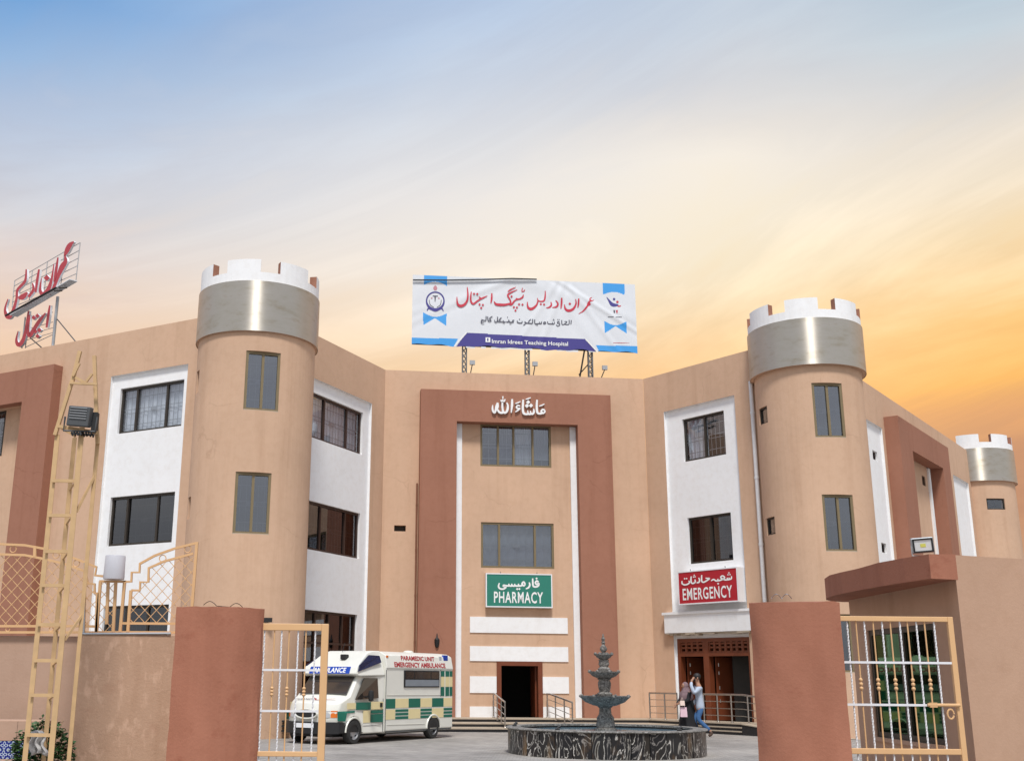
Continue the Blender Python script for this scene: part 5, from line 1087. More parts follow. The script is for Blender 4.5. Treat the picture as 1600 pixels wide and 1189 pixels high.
man = skin('person', body_nodes, body_edges, 'skin'); man.location = (mx, my, 0); man.rotation_euler = (0, 0, math.pi)
tag(man, 'person in pale blue shirt and jeans walking with one hand raised to the head', 'person')
def sub(idx, grow, rmap={}):
    m = {v: k for k, v in enumerate(idx)}
    ns = [(*nd[i][:3], rmap.get(i) or (tuple(q + grow for q in nd[i][3]) if isinstance(nd[i][3], tuple) else nd[i][3] + grow)) for i in idx]
    return ns, [(m[a], m[b]) for a, b in ed if a in m and b in m]
ns, es = sub([0, 1, 2, 3, 8, 9, 10, 11, 12, 13, 14, 15], .014, {0: (.17, .125)}); ns[0] = (0, 0, .68, (.165, .15)); skin('shirt', ns, es, 'shirt', man)
ns, es = sub([0, 16, 17, 18, 21, 22, 23], .014); ns[0] = (0, 0, .78, (.08, .08)); ns[1] = (*ns[1][:2], .74, .085); ns[4] = (*ns[4][:2], .74, .085); skin('jeans', ns, es, 'jeans', man)
for a in ([18, 19, 20], [23, 24, 25]):
    ns, es = sub(a, .012); skin('shoe', ns, es, 'shoe', man)
f = MB(); ellipsoid(f, (.045, 0, 1.625), (.108, .098, .098)); hr = f.build('hair', 'hair', man, local=True, smooth=True)
f = MB(); ellipsoid(f, (.13, 0, 1.535), (.045, .055, .045)); f.build('beard', 'hair', man, local=True, smooth=True)
f = MB(); ellipsoid(f, (.055, .092, 1.575), (.02, .012, .032), 8, 6); f.build('ear', 'skin', man, local=True, smooth=True)
f = MB(); f.tube([(.150, 0, 1.61), (.172, 0, 1.575), (.150, 0, 1.565)], .014, 6); f.build('nose', 'skin', man, local=True, smooth=True)
for s in (1, -1):
    f = MB(); ellipsoid(f, (.148, s * .035, 1.60), (.010, .016, .009), 8, 6); f.build('eye', 'hair', man, local=True)
# woman in black abaya, facing left and a little to the camera
wn_ = [(0, 0, .80, (.16, .14)), (0, 0, .98, (.135, .11)), (.02, 0, 1.12, (.14, .11)), (.02, 0, 1.20, (.10, .085)), (.03, 0, 1.28, .05), (.05, 0, 1.35, (.068, .08)), (.055, 0, 1.42, .055),
 (.02, .15, 1.18, .055), (.10, .20, .98, .048), (.27, .15, .92, .036), (.31, .13, .91, .026), (.02, -.15, 1.18, .055), (.08, -.20, .97, .048), (.25, -.14, .86, .036), (.29, -.12, .84, .026),
 (0, .07, .72, .10), (.06, .07, .40, .07), (.03, .07, .09, .05), (.14, .07, .04, .035), (0, -.07, .72, .10), (-.06, -.07, .40, .07), (-.10, -.07, .09, .05), (.0, -.07, .04, .035)]
we = [(0, 1), (1, 2), (2, 3), (3, 4), (4, 5), (5, 6), (3, 7), (7, 8), (8, 9), (9, 10), (3, 11), (11, 12), (12, 13), (13, 14), (0, 15), (15, 16), (16, 17), (17, 18), (0, 19), (19, 20), (20, 21), (21, 22)]
bn, be = [(*n[:3], (tuple(q * .8 for q in n[3]) if isinstance(n[3], tuple) else n[3] * .8) if i not in (4, 5, 6, 10, 14) else n[3]) for i, n in enumerate(wn_)], list(we)
hand(bn, be, 10, (.9, -.2, -.3), (0, -1, 0), (0, 0, 1), .9); hand(bn, be, 14, (.7, .2, -.6), (0, 1, 0), (.3, 0, .8), .9)
wom = skin('person', bn, be, 'skin'); wom.location = (7.0, 32.62, 0); wom.rotation_euler = (0, 0, math.pi + R(25))
tag(wom, 'person in black robe and patterned head scarf carrying paper bags beside the fountain', 'person')
idx = [0, 1, 2, 3, 7, 8, 9, 11, 12, 13]; m_ = {v: k for k, v in enumerate(idx)}
skin('robe_top', [(*wn_[i][:3], tuple(q + .018 for q in wn_[i][3]) if isinstance(wn_[i][3], tuple) else wn_[i][3] + .014) for i in idx], [(m_[a], m_[c]) for a, c in we if a in m_ and c in m_], 'abaya', wom)
f = MB(); f.v = []; prof = [(.285, .03), (.27, .25), (.235, .5), (.205, .75), (.175, .95), (.165, 1.0)]
f.lathe((0, 0, 0), prof, 28, lambda q, z: .07 * math.sin(q * 7 + 1) * max(0, 1 - z) + .03 * math.sin(q * 3)); f.build('robe_skirt', 'abaya', wom, local=True, smooth=True)
f = MB(); ellipsoid(f, (.035, 0, 1.365), (.098, .094, .112)); f.lathe((.02, 0, 0), [(.10, 1.33), (.115, 1.25), (.185, 1.16), (.205, 1.04), (.18, .97)], 20, lambda q, z: .06 * math.sin(q * 5)); f.build('head_scarf', 'scarf', wom, local=True, smooth=True)
f = MB(); ellipsoid(f, (.088, 0, 1.365), (.055, .062, .078)); f.build('face', 'skin', wom, local=True, smooth=True)
for s in (1, -1):
    f = MB(); ellipsoid(f, (.138, s * .026, 1.375), (.008, .013, .008), 8, 6); f.build('eye', 'hair', wom, local=True)
f = MB(); f.tube([(.142, 0, 1.375), (.156, 0, 1.345), (.142, 0, 1.338)], .011, 6); f.build('nose', 'skin', wom, local=True)
def bag(name, px_, py_, Y, w, h, mat, label):
    p = at(px_, py_, Y); f = MB(); d = .05
    f.hexa([p + Vector(v) for v in ((-w, -d, -h), (w, -d, -h), (w, d, -h), (-w, d, -h), (-w * .92, -d * .4, h), (w * .92, -d * .4, h), (w * .92, d * .4, h), (-w * .92, d * .4, h))])
    f.tube([p + Vector((-w * .4, 0, h * .95)), p + Vector((-w * .2, 0, h + .08)), p + Vector((w * .2, 0, h + .08)), p + Vector((w * .4, 0, h * .95))], .006, 5)
    return tag(f.build(name, mat), label, 'bag')
bag('paper_bag', 1068, 1112, 32.25, .095, .13, 'pinkpaper', 'pink and white paper bag hanging from the hand of the robed person')
bag('paper_bag', 1066, 1098, 32.22, .065, .065, 'paper', 'small tan paper packet held above the pink bag')

# ------------------------------------------------------------------ boundary wall, gate posts, gates
PW = Plane(0, 14.0); PW2 = Plane(0, 13.75)
b = MB(); xl, _ = PW.uz(124, 993)
b.box(-30, xl, 14.0, 14.3, 0, 1.965); o = bev(b.build('boundary_wall', 'yardwall2'), .012); tag(o, 'smooth tan boundary wall at far left behind the mast', 'wall')
b = MB(); x0, _ = PW2.uz(126, 993); x1, zt_ = PW2.uz(330, 992)
b.box(x0, x1, 13.75, 14.25, 0, 1.985); o = bev(b.build('boundary_wall', 'yardwall'), .015); tag(o, 'blotchy tan boundary wall beside the left gate post', 'wall')
def curved_post(name, pts, z, label, mat='gatewall', mirror=1):
    """wall end: plan polygon with a rounded outer face; z = list of top heights"""
    f = MB(); q = []
    for i in range(len(pts)):
        (xa, ya), (xb, yb) = pts[i], pts[(i + 1) % len(pts)]; m = max(1, int(math.hypot(xb - xa, yb - ya) / .06)); q += [(xa + (xb - xa) * k / m, ya + (yb - ya) * k / m) for k in range(m)]
    n = len(q); rows = 26
    for j in range(rows + 1):
        zz_ = z * j / rows
        for i, (x, y) in enumerate(q):
            k = .004 * math.sin(i * .9 + j * .7) + random.uniform(-.0025, .0025); f.v.append((x + k, y + k * .8, zz_ + (random.uniform(-.012, .006) if j == rows else 0)))
    f.f = [tuple(rows * n + i for i in range(n))] + [(j * n + i, j * n + (i + 1) % n, (j + 1) * n + (i + 1) % n, (j + 1) * n + i) for j in range(rows) for i in range(n)]; f.m = [0] * len(f.f)
    return tag(f.build(name, mat, smooth=True), label, 'gate post')
# left post: face bows out towards the camera and falls back into the gateway
pl_ = [(-3.02, 12.98), (-2.86, 12.93), (-2.66, 12.93), (-2.46, 12.98), (-2.26, 13.08), (-2.08, 13.22), (-2.06, 13.30), (-2.20, 13.55), (-3.06, 13.6)]
curved_post('gate_post', pl_, 2.275, 'rounded red brown gate post at left, beside the tan boundary wall')
pr_ = [(3.40, 12.42), (3.46, 12.30), (3.58, 12.20), (3.78, 12.13), (4.02, 12.10), (4.28, 12.10), (4.30, 12.16), (4.30, 12.45), (3.50, 12.6)]
curved_post('gate_post', pr_, 2.335, 'rounded red brown gate post at right, in front of the guardhouse')
def gate(name, Y, label, tl, tr, stile_top, bars_w, bars_t, hy, knuck, rail_y, railh, topw, label2=None, yaw=0):
    """tl,tr: pixel ends of the top rail; everything lies in the plane Y"""
    pg = Plane(0, Y); U = lambda x, y: pg.uz(x, y)
    x0, z1 = U(*tl); x1, _ = U(*tr); root = thing(name, (x0, Y, 0), label, 'gate')
    _, zr0 = U(tl[0], rail_y + railh); _, zr1 = U(tl[0], rail_y); th = U(0, tl[1])[1] - U(0, tl[1] + topw)[1]; sw = U(tr[0], tr[1])[0] - U(stile_top, tr[1])[0]
    zb = .08
    def fr(nm, a, c, e, g_): f = MB(); f.box(a, c, Y - .025, Y + .025, e, g_); bev(f.build(nm, 'gatepaint', root), .006)
    fr('top_rail', x0, x1 - sw, z1 - th, z1); fr('middle_rail', x0 + .05, x1 - sw, zr0, zr1); fr('bottom_rail', x0 + .05, x1 - sw, zb, zb + .08)
    fr('stile', x1 - sw, x1, zb, z1); fr('stile', x0, x0 + .05, zb, z1 - th)
    hz = [U(tl[0], y)[1] for y in hy]; kz = [U(tl[0], y)[1] for y in knuck]
    for xb in bars_w:       # twisted white rods
        xx = U(xb, 1040)[0]; f = MB(); k = 60; zt = z1 - th
        for zz0, zz1 in ((zr1, zt), (zb + .08, zr0)):
            kk = len(f.v); m = max(6, int((zz1 - zz0) / .03))
            for i in range(m + 1):
                a = i * .8
                for j in range(4): f.v.append((xx + .0105 * math.cos(a + j * math.pi / 2), Y + .0105 * math.sin(a + j * math.pi / 2), zz0 + (zz1 - zz0) * i / m))
            fs = [(kk + i * 4 + j, kk + i * 4 + (j + 1) % 4, kk + (i + 1) * 4 + (j + 1) % 4, kk + (i + 1) * 4 + j) for i in range(m) for j in range(4)]; f.f += fs; f.m += [0] * len(fs)
        f.build('twisted_rod', 'whitepaint', root)
    for xb in bars_t:       # tan rods with turned knuckles
        xx = U(xb, 1040)[0]; f = MB(); r = .0085; f.lathe((xx, Y, 0), [(r, zb + .08), (r, zr0)], 8); km, kh = (kz[0] + kz[1]) / 2, (kz[0] - kz[1]) / 2
        pr = [(r, zr1)]
        for q in (-1, -.33, .33):
            a, c = km + kh * q, km + kh * (q + .66); pr += [(r, a), (r * 2.3, a + (c - a) * .25), (r * 2.6, (a + c) / 2), (r * 2.3, a + (c - a) * .75), (r, c)]
        pr += [(r, z1 - th)]; f.lathe((xx, Y, 0), pr, 10); f.build('rod', 'gatepaint', root, smooth=True)
    for z in hz:
        f = MB(); f.box(x0 + .05, x1 - sw, Y - .016, Y - .006, z - .012, z + .012); f.build('cross_rod', 'whitepaint', root)
    return root, U
gl_, UL = gate('gate', 13.32, 'narrow open gate leaf of white and tan rods beside the left post', (404, 973.5), (514, 975), 503, (411, 438, 464, 491), (426.6, 449.8, 476.3), (1046, 1110), (1072, 1087), 1173, 8, 11)
gr_, UR = gate('gate', 12.52, 'wide gate leaf of white and tan rods in front of the guardhouse window', (1305, 962), (1487, 962), 1478.5, (1329, 1356, 1384, 1412, 1438, 1466), (1343, 1370, 1397, 1424, 1451), (1034, 1100), (1058, 1078), 1168, 9, 8)
f = MB(); ux, uz_ = UR(1447, 1100); vx_, _ = UR(1497, 1100); f.tube([(ux, 12.48, uz_ - .005), (vx_, 12.48, uz_ - .005)], .018, 8); f.box(ux + .02, ux + .10, 12.465, 12.495, uz_ - .03, uz_ + .02); f.build('bolt', 'gatepaint', gr_)
f = MB(); kx, kz_ = UR(1483, 1115); f.tube([(kx + .035 * math.cos(a * .5), 12.48, kz_ + .05 * math.sin(a * .5)) for a in range(13)], .01, 6, closed=False); f.build('hasp', 'gatepaint', gr_)

# lattice fence on the wall --------------------------------------------------
PF = Plane(0, 13.95)
def zf_(x, y): u, z = PF.uz(x / 3.3125, 830 + y / 3.3125); return u, z
def F3(x, y, dy=0): u, z = zf_(x, y); return Vector((u, 13.95 + dy, z))
def fence(label, lines, rings, posts, lattice_poly, name='lattice_fence'):
    r = thing(name, F3(*posts[0][:2]) if posts else F3(*lines[0][0]), label, 'fence', 'tan lattice fence panels on the boundary wall')
    for ln in lines:
        f = MB(); p = [F3(*q) for q in ln]; f.tube(p, .020, 4); f.build('rail', 'gatepaint', r)
    for (x0, y0, x1, y1) in posts:
        f = MB(); f.tube([F3(x0, y0), F3(x1, y1)], .024, 4); f.build('post', 'gatepaint', r)
    for (x, y, rad) in rings:
        f = MB(); c = F3(x, y); rr = rad * .0023; f.tube([c + Vector((rr * math.cos(k * math.pi / 8), 0, rr * math.sin(k * math.pi / 8))) for k in range(16)], .006, 5, closed=True); f.build('ring', 'gatepaint', r)
    xs = [p[0] for p in lattice_poly]; ys = [p[1] for p in lattice_poly]; st = 60
    for sgn in (1, -1):
        c0 = min(xs) - (max(ys) - min(ys)) - 50; cc = c0 - (c0 % st)
        while cc < max(xs) + (max(ys) - min(ys)) + 50:
            segs = []; cur = None; y = min(ys)
            while y <= max(ys):
                x = cc + sgn * (y - min(ys)) * .92
                if inpoly(x, y, lattice_poly):
                    if cur is None: cur = [(x, y), (x, y)]
                    else: cur[1] = (x, y)
                elif cur: segs.append(cur); cur = None
                y += 3
            if cur: segs.append(cur)
            for a, c in segs:
                if abs(a[1] - c[1]) > 8: f = MB(); f.tube([F3(*a, .01 * sgn), F3(*c, .01 * sgn)], .005, 4); f.build('lattice_bar', 'gatepaint', r)
            cc += st
fence('arched tan lattice fence panel at far left, descending to the white drum lamp',
      [[(-220, 90), (-120, 75), (0, 66), (130, 72), (230, 90), (320, 115), (400, 145), (500, 185), (492, 228), (535, 232)], [(-220, 140), (-120, 128), (0, 119), (130, 123), (240, 145), (330, 167), (440, 206), (455, 270), (490, 272), (490, 320), (522, 320)], [(-220, 490), (440, 490), (500, 492)], [(-220, 522), (500, 522)]],
      [(68, 92, 17), (290, 122, 17), (395, 165, 17), (40, 505, 11), (265, 505, 11)], [(182, 80, 180, 135), (440, 206, 432, 525), (505, 320, 498, 525)],
      [(-220, 140), (0, 119), (130, 123), (240, 145), (330, 167), (440, 206), (455, 270), (490, 272), (490, 320), (505, 325), (498, 488), (-220, 488)])
fence('rising tan lattice fence panel between the white drum lamp and the left gate post',
      [[(640, 260), (680, 260), (682, 212), (722, 212), (724, 168), (800, 126), (900, 90), (1018, 60)], [(680, 305), (724, 305), (726, 262), (768, 262), (770, 190), (850, 155), (1000, 115)], [(625, 475), (1000, 478)], [(500, 521), (1000, 523)]],
      [(842, 140, 18), (972, 92, 18)], [(1020, 55, 985, 520), (678, 305, 662, 520)],
      [(678, 305), (724, 305), (726, 262), (768, 262), (770, 190), (850, 155), (1005, 115), (988, 474), (666, 474)])
fence('narrow tan lattice fence bay under the white drum lamp',
      [[(515, 258), (652, 260)]], [], [(520, 258, 500, 520), (600, 258, 586, 520), (645, 260, 622, 520), (560, 262, 552, 480)], [(524, 262), (600, 262), (588, 518), (504, 518)])
p = (at(163, 900, 13.9) + at(193, 900, 13.9)) / 2; zt_ = at(178, 868, 13.9).z; zb_ = at(178, 905, 13.9).z
f = MB(); f.lathe((p.x, 13.9, 0), [(.02, zb_), (.125, zb_), (.128, zb_ + .02), (.122, zt_ - .01), (.118, zt_), (.02, zt_)], 28)
tag(f.build('drum_lamp', flat('frosted_lamp_shade', (.58, .58, .62), .5, var=.06), smooth=True), 'pale grey drum lamp standing on the fence above the boundary wall', 'lamp')
f = MB(); f.tube([F3(448, 165, -.06), F3(440, 530, -.06), F3(444, 533, -.2), F3(905, 531, -.21)], .014, 8); tag(f.build('conduit', 'greymetal', smooth=True), 'grey conduit pipe running down the fence and along the wall top', 'pipe')
f = MB(); f.tube([at(318 + 62 * k / 30, 945 - 6.5 * max(0, math.sin(k / 30 * math.pi * 3)) + .15 * k, 13.2 + .05 * math.cos(k * .4)) for k in range(31)], .004, 5); tag(f.build('wire', 'black'), 'thin curled wire on top of the left gate post', 'wire')
f = MB(); f.tube([at(1205 + 32 * k / 24, 935 - 7 * abs(math.sin(k / 24 * math.pi * 2)), 12.4 + .04 * math.cos(k * .5)) for k in range(25)], .005, 5); tag(f.build('wire', 'greymetal'), 'thin curled wire on top of the right gate post', 'wire')

# mast ----------------------------------------------------------------------
YM = 12.5
MS = thing('steel_mast', at(87, 1189, YM) * Vector((1, 1, 0)) if False else Vector((-4.1, YM, 0)), 'tan steel lattice mast with bent arms in front of the boundary wall', 'mast')
def leg(pa, pb, Y, w, d=None):
    """vertical angle-iron leg through two measured points, standing on the ground"""
    a, c = at(*pa, Y), at(*pb, Y); x = (a.x + c.x) / 2; f = MB(); t = .008; d = d or w
    f.box(x - w / 2, x + w / 2, Y - t, Y, 0, c.z); f.box(x - w / 2, x - w / 2 + t, Y, Y + d, 0, c.z); f.build('leg', 'mast', MS); return x, c.z
xa, za = leg((50, 1141), (84, 679), YM, .055); xb, zb_ = leg((81.5, 1189), (126, 668), YM - .06, .06, .05); xc, zc_ = leg((110, 1189), (151, 684), YM + .10, .045); xd, zd_ = leg((97, 898), (116, 684), YM + .32, .05, .06)
for y in (752, 806, 862, 915, 976, 1032, 1086, 1148):
    z = at(100, y, YM).z; f = MB(); f.box(xa, xb, YM - .045, YM - .02, z - .018, z + .018); f.build('rung', 'mast', MS)
    f = MB(); f.tube([(xb, YM - .05, z + .02), (xd, YM + .32, z - .05)], .010, 5); f.build('strut', 'mast', MS)
for (z0, z1) in ((at(110, 800, YM).z, at(140, 740, YM).z), (at(110, 1000, YM).z, at(130, 960, YM).z)):
    f = MB(); f.tube([(xb + .02, YM - .04, z0), (xc, YM + .1, z1)], .018, 4); f.build('brace', 'mast', MS)
def arm(pts, Y, w=.045):
    f = MB(); f.tube([at(*q, Y) for q in pts], w * .62, 4); f.build('arm', 'mast', MS)
arm(((86, 680), (112, 597.5)), YM - .02); arm(((112, 600), (125, 549)), YM - .03); arm(((152.5, 694), (147.5, 556)), YM + .08); arm(((110, 598.5), (152, 600.5)), YM - .05, .03); arm(((124, 568), (114, 588)), YM - .06, .03); arm(((118, 590), (135, 599)), YM - .04, .035); arm(((135, 596), (144, 584)), YM - .04, .03); arm(((91, 666), (152, 676)), YM - .03, .04); arm(((94, 668), (118, 682)), YM + .1, .03)
p = at(125, 651, YM - .1); fl = thing('floodlight', p, 'grey ribbed floodlight on the tan mast', 'floodlight')
f = MB(); f.box(-.135, .135, -.045, .045, -.115, .115); o = bev(f.build('housing', 'darkmetal', fl, local=True), .012); o.rotation_euler = (R(4), R(6), R(-10))
for k in range(5):
    f = MB(); f.box(-.105, .105, -.056, -.045, -.03 + .03 * k, -.022 + .03 * k); q = f.build('fin', 'greymetal', o, local=True)
f = MB(); f.box(.13, .19, .02, .10, -.17, .06); f.build('ballast_box', 'black', fl, local=True)
f = MB(); f.tube([(-.17, .0, .0), (-.18, .02, -.16), (.18, .02, -.17), (.19, .02, .0)], .012, 6); f.build('bracket', 'darkmetal', fl, local=True)
f = MB()
pts = [at(112, 676, YM - .1)]
for k in range(26): pts.append(at(112 + k * 1.4, 677 + 3 * math.sin(k * 1.9) + .1 * k, YM - .1 + .05 * math.cos(k * 2.3)))
f.tube(pts, .012, 5); tag(f.build('cable', 'black'), 'tangled black cable under the floodlight on the mast', 'cable')

# planter, bush and rag ------------------------------------------------------
PLT = thing('planter', (-5.3, 13.2, 0), 'low tan planter with blue patterned tiles at bottom left', 'planter')
f = MB(); f.box(-7.0, -4.50, 13.36, 13.60, 0, 1.0); bev(f.build('planter_back', 'yardwall2', PLT), .012)
for k in range(5):
    f = MB(); x = -4.505 - .33 * (k + 1); f.box(x + .004, x + .33, 13.335, 13.359, .775, .985); f.build('coping_slab', 'yardwall2', PLT)
f = MB(); f.box(-7.0, -4.3, 12.85, 13.335, 0, .575); bev(f.build('planter_trough', 'yardwall2', PLT), .01)
def tilemat():
    m, n, l, p = mnew('blue_glazed_tile'); t = n.new('ShaderNodeTexCoord'); s_ = n.new('ShaderNodeSeparateXYZ'); l.new(t.outputs['Generated'], s_.inputs[0])
    def mt(op, a, c=None):
        q = n.new('ShaderNodeMath'); q.operation = op
        for i, v in enumerate((a, c)):
            if v is None: continue
            if isinstance(v, (int, float)): q.inputs[i].default_value = v
            else: l.new(v, q.inputs[i])
        return q.outputs[0]
    x = mt('SUBTRACT', s_.outputs[0], .5); z = mt('SUBTRACT', s_.outputs[2], .5)
    r = mt('SQRT', mt('ADD', mt('MULTIPLY', x, x), mt('MULTIPLY', z, z))); a = mt('ARCTAN2', z, x)
    pet = mt('ADD', mt('MULTIPLY', mt('COSINE', mt('MULTIPLY', a, 4)), .12), .30); v = mt('ABSOLUTE', mt('SUBTRACT', r, pet))
    w1 = mt('LESS_THAN', v, .055); w2 = mt('LESS_THAN', r, .09); cor = mt('GREATER_THAN', mt('ADD', mt('ABSOLUTE', x), mt('ABSOLUTE', z)), .80)
    fac = mt('MAXIMUM', mt('MAXIMUM', w1, w2), cor)
    mx_ = n.new('ShaderNodeMix'); mx_.data_type = 'RGBA'; l.new(fac, mx_.inputs[0]); mx_.inputs[6].default_value = (.015, .03, .22, 1); mx_.inputs[7].default_value = (.50, .60, .68, 1)
    l.new(mx_.outputs[2], p.inputs['Base Color']); p.inputs['Roughness'].default_value = .15; return m
M['tile'] = tilemat()
for k in range(40):
    f = MB(); x = -4.62 - .098 * (k % 20 + 1); z_ = .578 + .098 * (k // 20); f.box(x + .002, x + .096, 13.340, 13.358, z_, z_ + .095); f.build('tile', 'tile', PLT)
M['leaf'] = flat('green_leaf', (.045, .105, .028), .6, var=.5, scale=22)
BU = thing('bush', (-4.35, 12.95, .575), 'small green leafy bush in the planter at the foot of the mast', 'plant')
f = MB()
for k in range(14):
    a = random.uniform(0, 6.28); c = Vector((-4.32, 13.0, .55)); e = c + Vector((.32 * math.cos(a) * random.random(), .14 * math.sin(a), random.uniform(.15, .50))); f.tube([c, (c + e) / 2 + Vector((0, 0, .04)), e], [.006, .004, .002], 4)
f.build('stem', 'mast', BU)
f = MB()
for k in range(1500):
    t = random.random(); a = random.uniform(0, 6.28); rr = .36 * math.sqrt(random.random()); c = Vector((-4.40 + rr * math.cos(a), 12.98 + .42 * rr * math.sin(a), .56 + .46 * random.random() * (1 - .6 * (rr / .36) ** 2) + .04 * math.sin(9 * a)))
    d = Vector((random.uniform(-1, 1), random.uniform(-1, .6), random.uniform(-.3, .9))).normalized(); s = random.uniform(.04, .07); u = d.cross(Vector((0, 0, 1))).normalized() * s * .42; q = Vector((0, 0, -.25 * s))
    f.add([c, c + d * s * .5 + u, c + d * s + q, c + d * s * .5 - u], [(0, 1, 2, 3)])
fo = f.build('foliage', 'leaf', BU); fo['kind'] = 'stuff'
f = MB(); m_, n2 = 10, 12
for i in range(m_ + 1):
    for j in range(n2 + 1):
        u, v = i / m_, j / n2; p = at(46 + 26 * u, 1146 + 36 * v - 6 * math.sin(u * 3), 12.72)
        f.v.append((p.x + .02 * math.sin(v * 9), p.y + .035 * math.sin(u * 17 + v * 3) - .03 * (1 - v), p.z))
f.f = [(i * (n2 + 1) + j, (i + 1) * (n2 + 1) + j, (i + 1) * (n2 + 1) + j + 1, i * (n2 + 1) + j + 1) for i in range(m_) for j in range(n2)]; f.m = [0] * len(f.f)
o = f.build('rag', flat('grey_rag', (.52, .51, .50), .95, var=.35, scale=30), smooth=True); sm = o.modifiers.new('solid', 'SOLIDIFY'); sm.thickness = .006
tag(o, 'crumpled pale grey rag hanging on the mast above the bush', 'cloth')

# ------------------------------------------------------------------ guardhouse
GX, GY, GE = 5.88, 12.8, 16.24
GH = thing('guardhouse', (GX, GY, 0), 'tan guardhouse with red brown canopy and green glass window at right', 'building')
PG = Plane(90, GX); PGF = Plane(-20, 0); PGF.D = PGF.n.dot(Vector((GX, GY, 0))); ug = PGF.u.dot(Vector((GX, GY, 0)))
f = MB(); sheet(f, PG, 0, -GE, -GY, 0, 2.92, [(-15.63, -13.52, .80, 2.19)], .2); f.build('wall', 'guard', GH)
f = MB(); sheet(f, PGF, 0, ug, ug + 6, 0, 2.92); f.build('wall', 'guard', GH)
f = MB(); f.quad((GX, GE, 0), (GX + 4, GE, 0), (GX + 4, GE, 2.92), (GX, GE, 2.92)); e6 = PGF.P(ug + 6, 0, 0); f.quad((e6.x, e6.y, 0), (e6.x, GE + 2, 0), (e6.x, GE + 2, 2.92), (e6.x, e6.y, 2.92)); f.quad((GX, GE, 0), (e6.x, GE + 2, 0), (e6.x, GE + 2, 2.92), (GX, GE, 2.92)); f.build('wall', 'guard', GH)
f = MB(); f.add([(GX, GY, 2.915), (e6.x, e6.y, 2.915), (e6.x, GE + 2, 2.915), (GX, GE, 2.915)], [(0, 1, 2, 3)]); f.build('roof', 'guard', GH)
# canopy with rounded far end
P0 = PGF.P(ug - .36, .004, 0); pts = [Vector((GX + .25, GY + .12, 0)), PGF.P(ug - .005, .004, 0), P0, Vector((5.46, 13.2, 0)), Vector((5.40, 13.8, 0)), Vector((5.37, 14.4, 0)), Vector((5.36, 15.0, 0)), Vector((5.38, 15.5, 0)), Vector((5.44, 15.9, 0)), Vector((5.55, 16.22, 0)), Vector((5.72, 16.48, 0)), Vector((5.92, 16.6, 0)), Vector((6.2, 16.62, 0)), Vector((6.3, 16.0, 0))]
f = MB(); prism(f, pts, 2.64, 2.92, [2.92 + .008 * math.sin(i * 2.1) for i in range(len(pts))]); f.build('canopy', 'gatewall', GH)
wf_ = MB(); a0, a1, z0, z1 = -15.63, -13.52, .80, 2.19
for q in ((a0, a1, z0, z0 + .07), (a0, a1, z1 - .07, z1), (a0, a0 + .08, z0 + .07, z1 - .07), (a1 - .08, a1, z0 + .07, z1 - .07), ((a0 + a1) / 2 - .06, (a0 + a1) / 2 + .10, z0 + .07, z1 - .07)): pbox(wf_, PG, q[0], q[1], -.09, -.02, q[2], q[3])
wf_ = wf_.build('window', 'bronze', GH)
for q in ((a0 + .08, (a0 + a1) / 2 - .06), ((a0 + a1) / 2 + .10, a1 - .08)): f = MB(); pbox(f, PG, q[0] + .002, q[1] - .002, -.06, -.05, z0 + .072, z1 - .072); f.build('pane', 'greenglass', wf_)
f = MB(); pbox(f, PG, a0 - .02, a1 + .02, -.02, .03, z0 - .05, z0 - .001); f.build('sill', 'guard', wf_)
f = MB(); pbox(f, PG, -16.0, -13.75, -1.6, -1.5, .05, 2.85); pbox(f, PG, -16.0, -13.75, -1.5, -.3, .02, .05); pbox(f, PG, -15.9, -14.6, -1.0, -.6, .1, .95); f.build('interior_wall', flat('guardroom_paint', (.30, .34, .20), .9), GH)
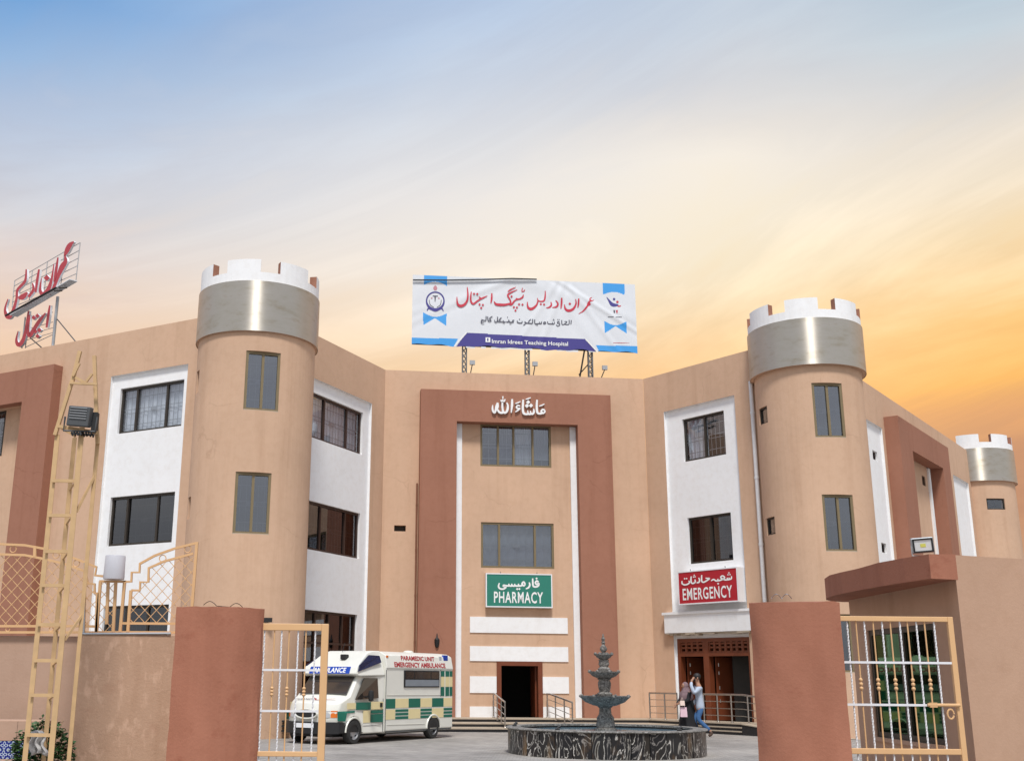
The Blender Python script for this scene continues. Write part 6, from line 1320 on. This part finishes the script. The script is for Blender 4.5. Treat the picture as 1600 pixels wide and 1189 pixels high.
# floodlight on the canopy
p = at(1443, 853, 13.0); fl = thing('floodlight', (p.x, p.y, 2.92), 'square floodlight with a pale reflector standing on the guardhouse canopy', 'floodlight')
fz = .13
f = MB(); f.box(-.125, .125, 0, .07, fz - .09, fz + .09); o = bev(f.build('housing', 'greymetal', fl, local=True), .015, 3); o.rotation_euler = (R(8), R(-4), R(-12))
f = MB()
for q in ((-.112, .112, fz - .08, fz - .062), (-.112, .112, fz + .062, fz + .08), (-.112, -.094, fz - .062, fz + .062), (.094, .112, fz - .062, fz + .062)): f.box(q[0], q[1], -.012, -.001, q[2], q[3])
f.build('bezel', 'black', o, local=True)
f = MB(); A_ = [(-.094, -.003, fz - .062), (.094, -.003, fz - .062), (.094, -.003, fz + .062), (-.094, -.003, fz + .062)]; B_ = [(-.03, .03, fz - .02), (.03, .03, fz - .02), (.03, .03, fz + .02), (-.03, .03, fz + .02)]
f.v = A_ + [(x, -.0015, z) for x, y, z in B_]; f.f = [(0, 1, 5, 4), (1, 2, 6, 5), (2, 3, 7, 6), (3, 0, 4, 7)]; f.m = [0] * 4; f.build('reflector', flat('reflector_silver', (.72, .74, .74), .3, .3), o, local=True)
f = MB(); f.box(-.03, .03, -.005, -.001, fz - .02, fz + .02); f.build('lamp_chip', flat('led_yellow', (.6, .6, .12), .5), o, local=True)
f = MB(); f.tube([(-.13, .03, fz), (-.13, .03, .01), (.13, .03, .01), (.13, .03, fz)], .010, 6); f.build('bracket', 'greymetal', fl, local=True)

# small fittings on the left tower -------------------------------------------
p = at(419, 968, 29.15); f = MB(); f.box(p.x - .12, p.x + .1, p.y - .05, p.y + .05, p.z - .06, p.z + .05); f.tube([p, p + Vector((-.1, .4, .05))], .02); tag(f.build('security_camera', 'black'), 'small black camera on the left tower above the gate', 'camera')
p = at(446, 1134, 29.55); f = MB()
f.box(p.x + .07, p.x + .10, p.y, p.y + .04, p.z - .13, p.z + .13)
for z in (-.12, 0, .12): f.box(p.x - .1, p.x + .07, p.y, p.y + .5, p.z + z - .02, p.z + z + .02)
tag(f.build('wall_bracket', 'black'), 'black pronged bracket low on the left tower behind the gate', 'bracket')
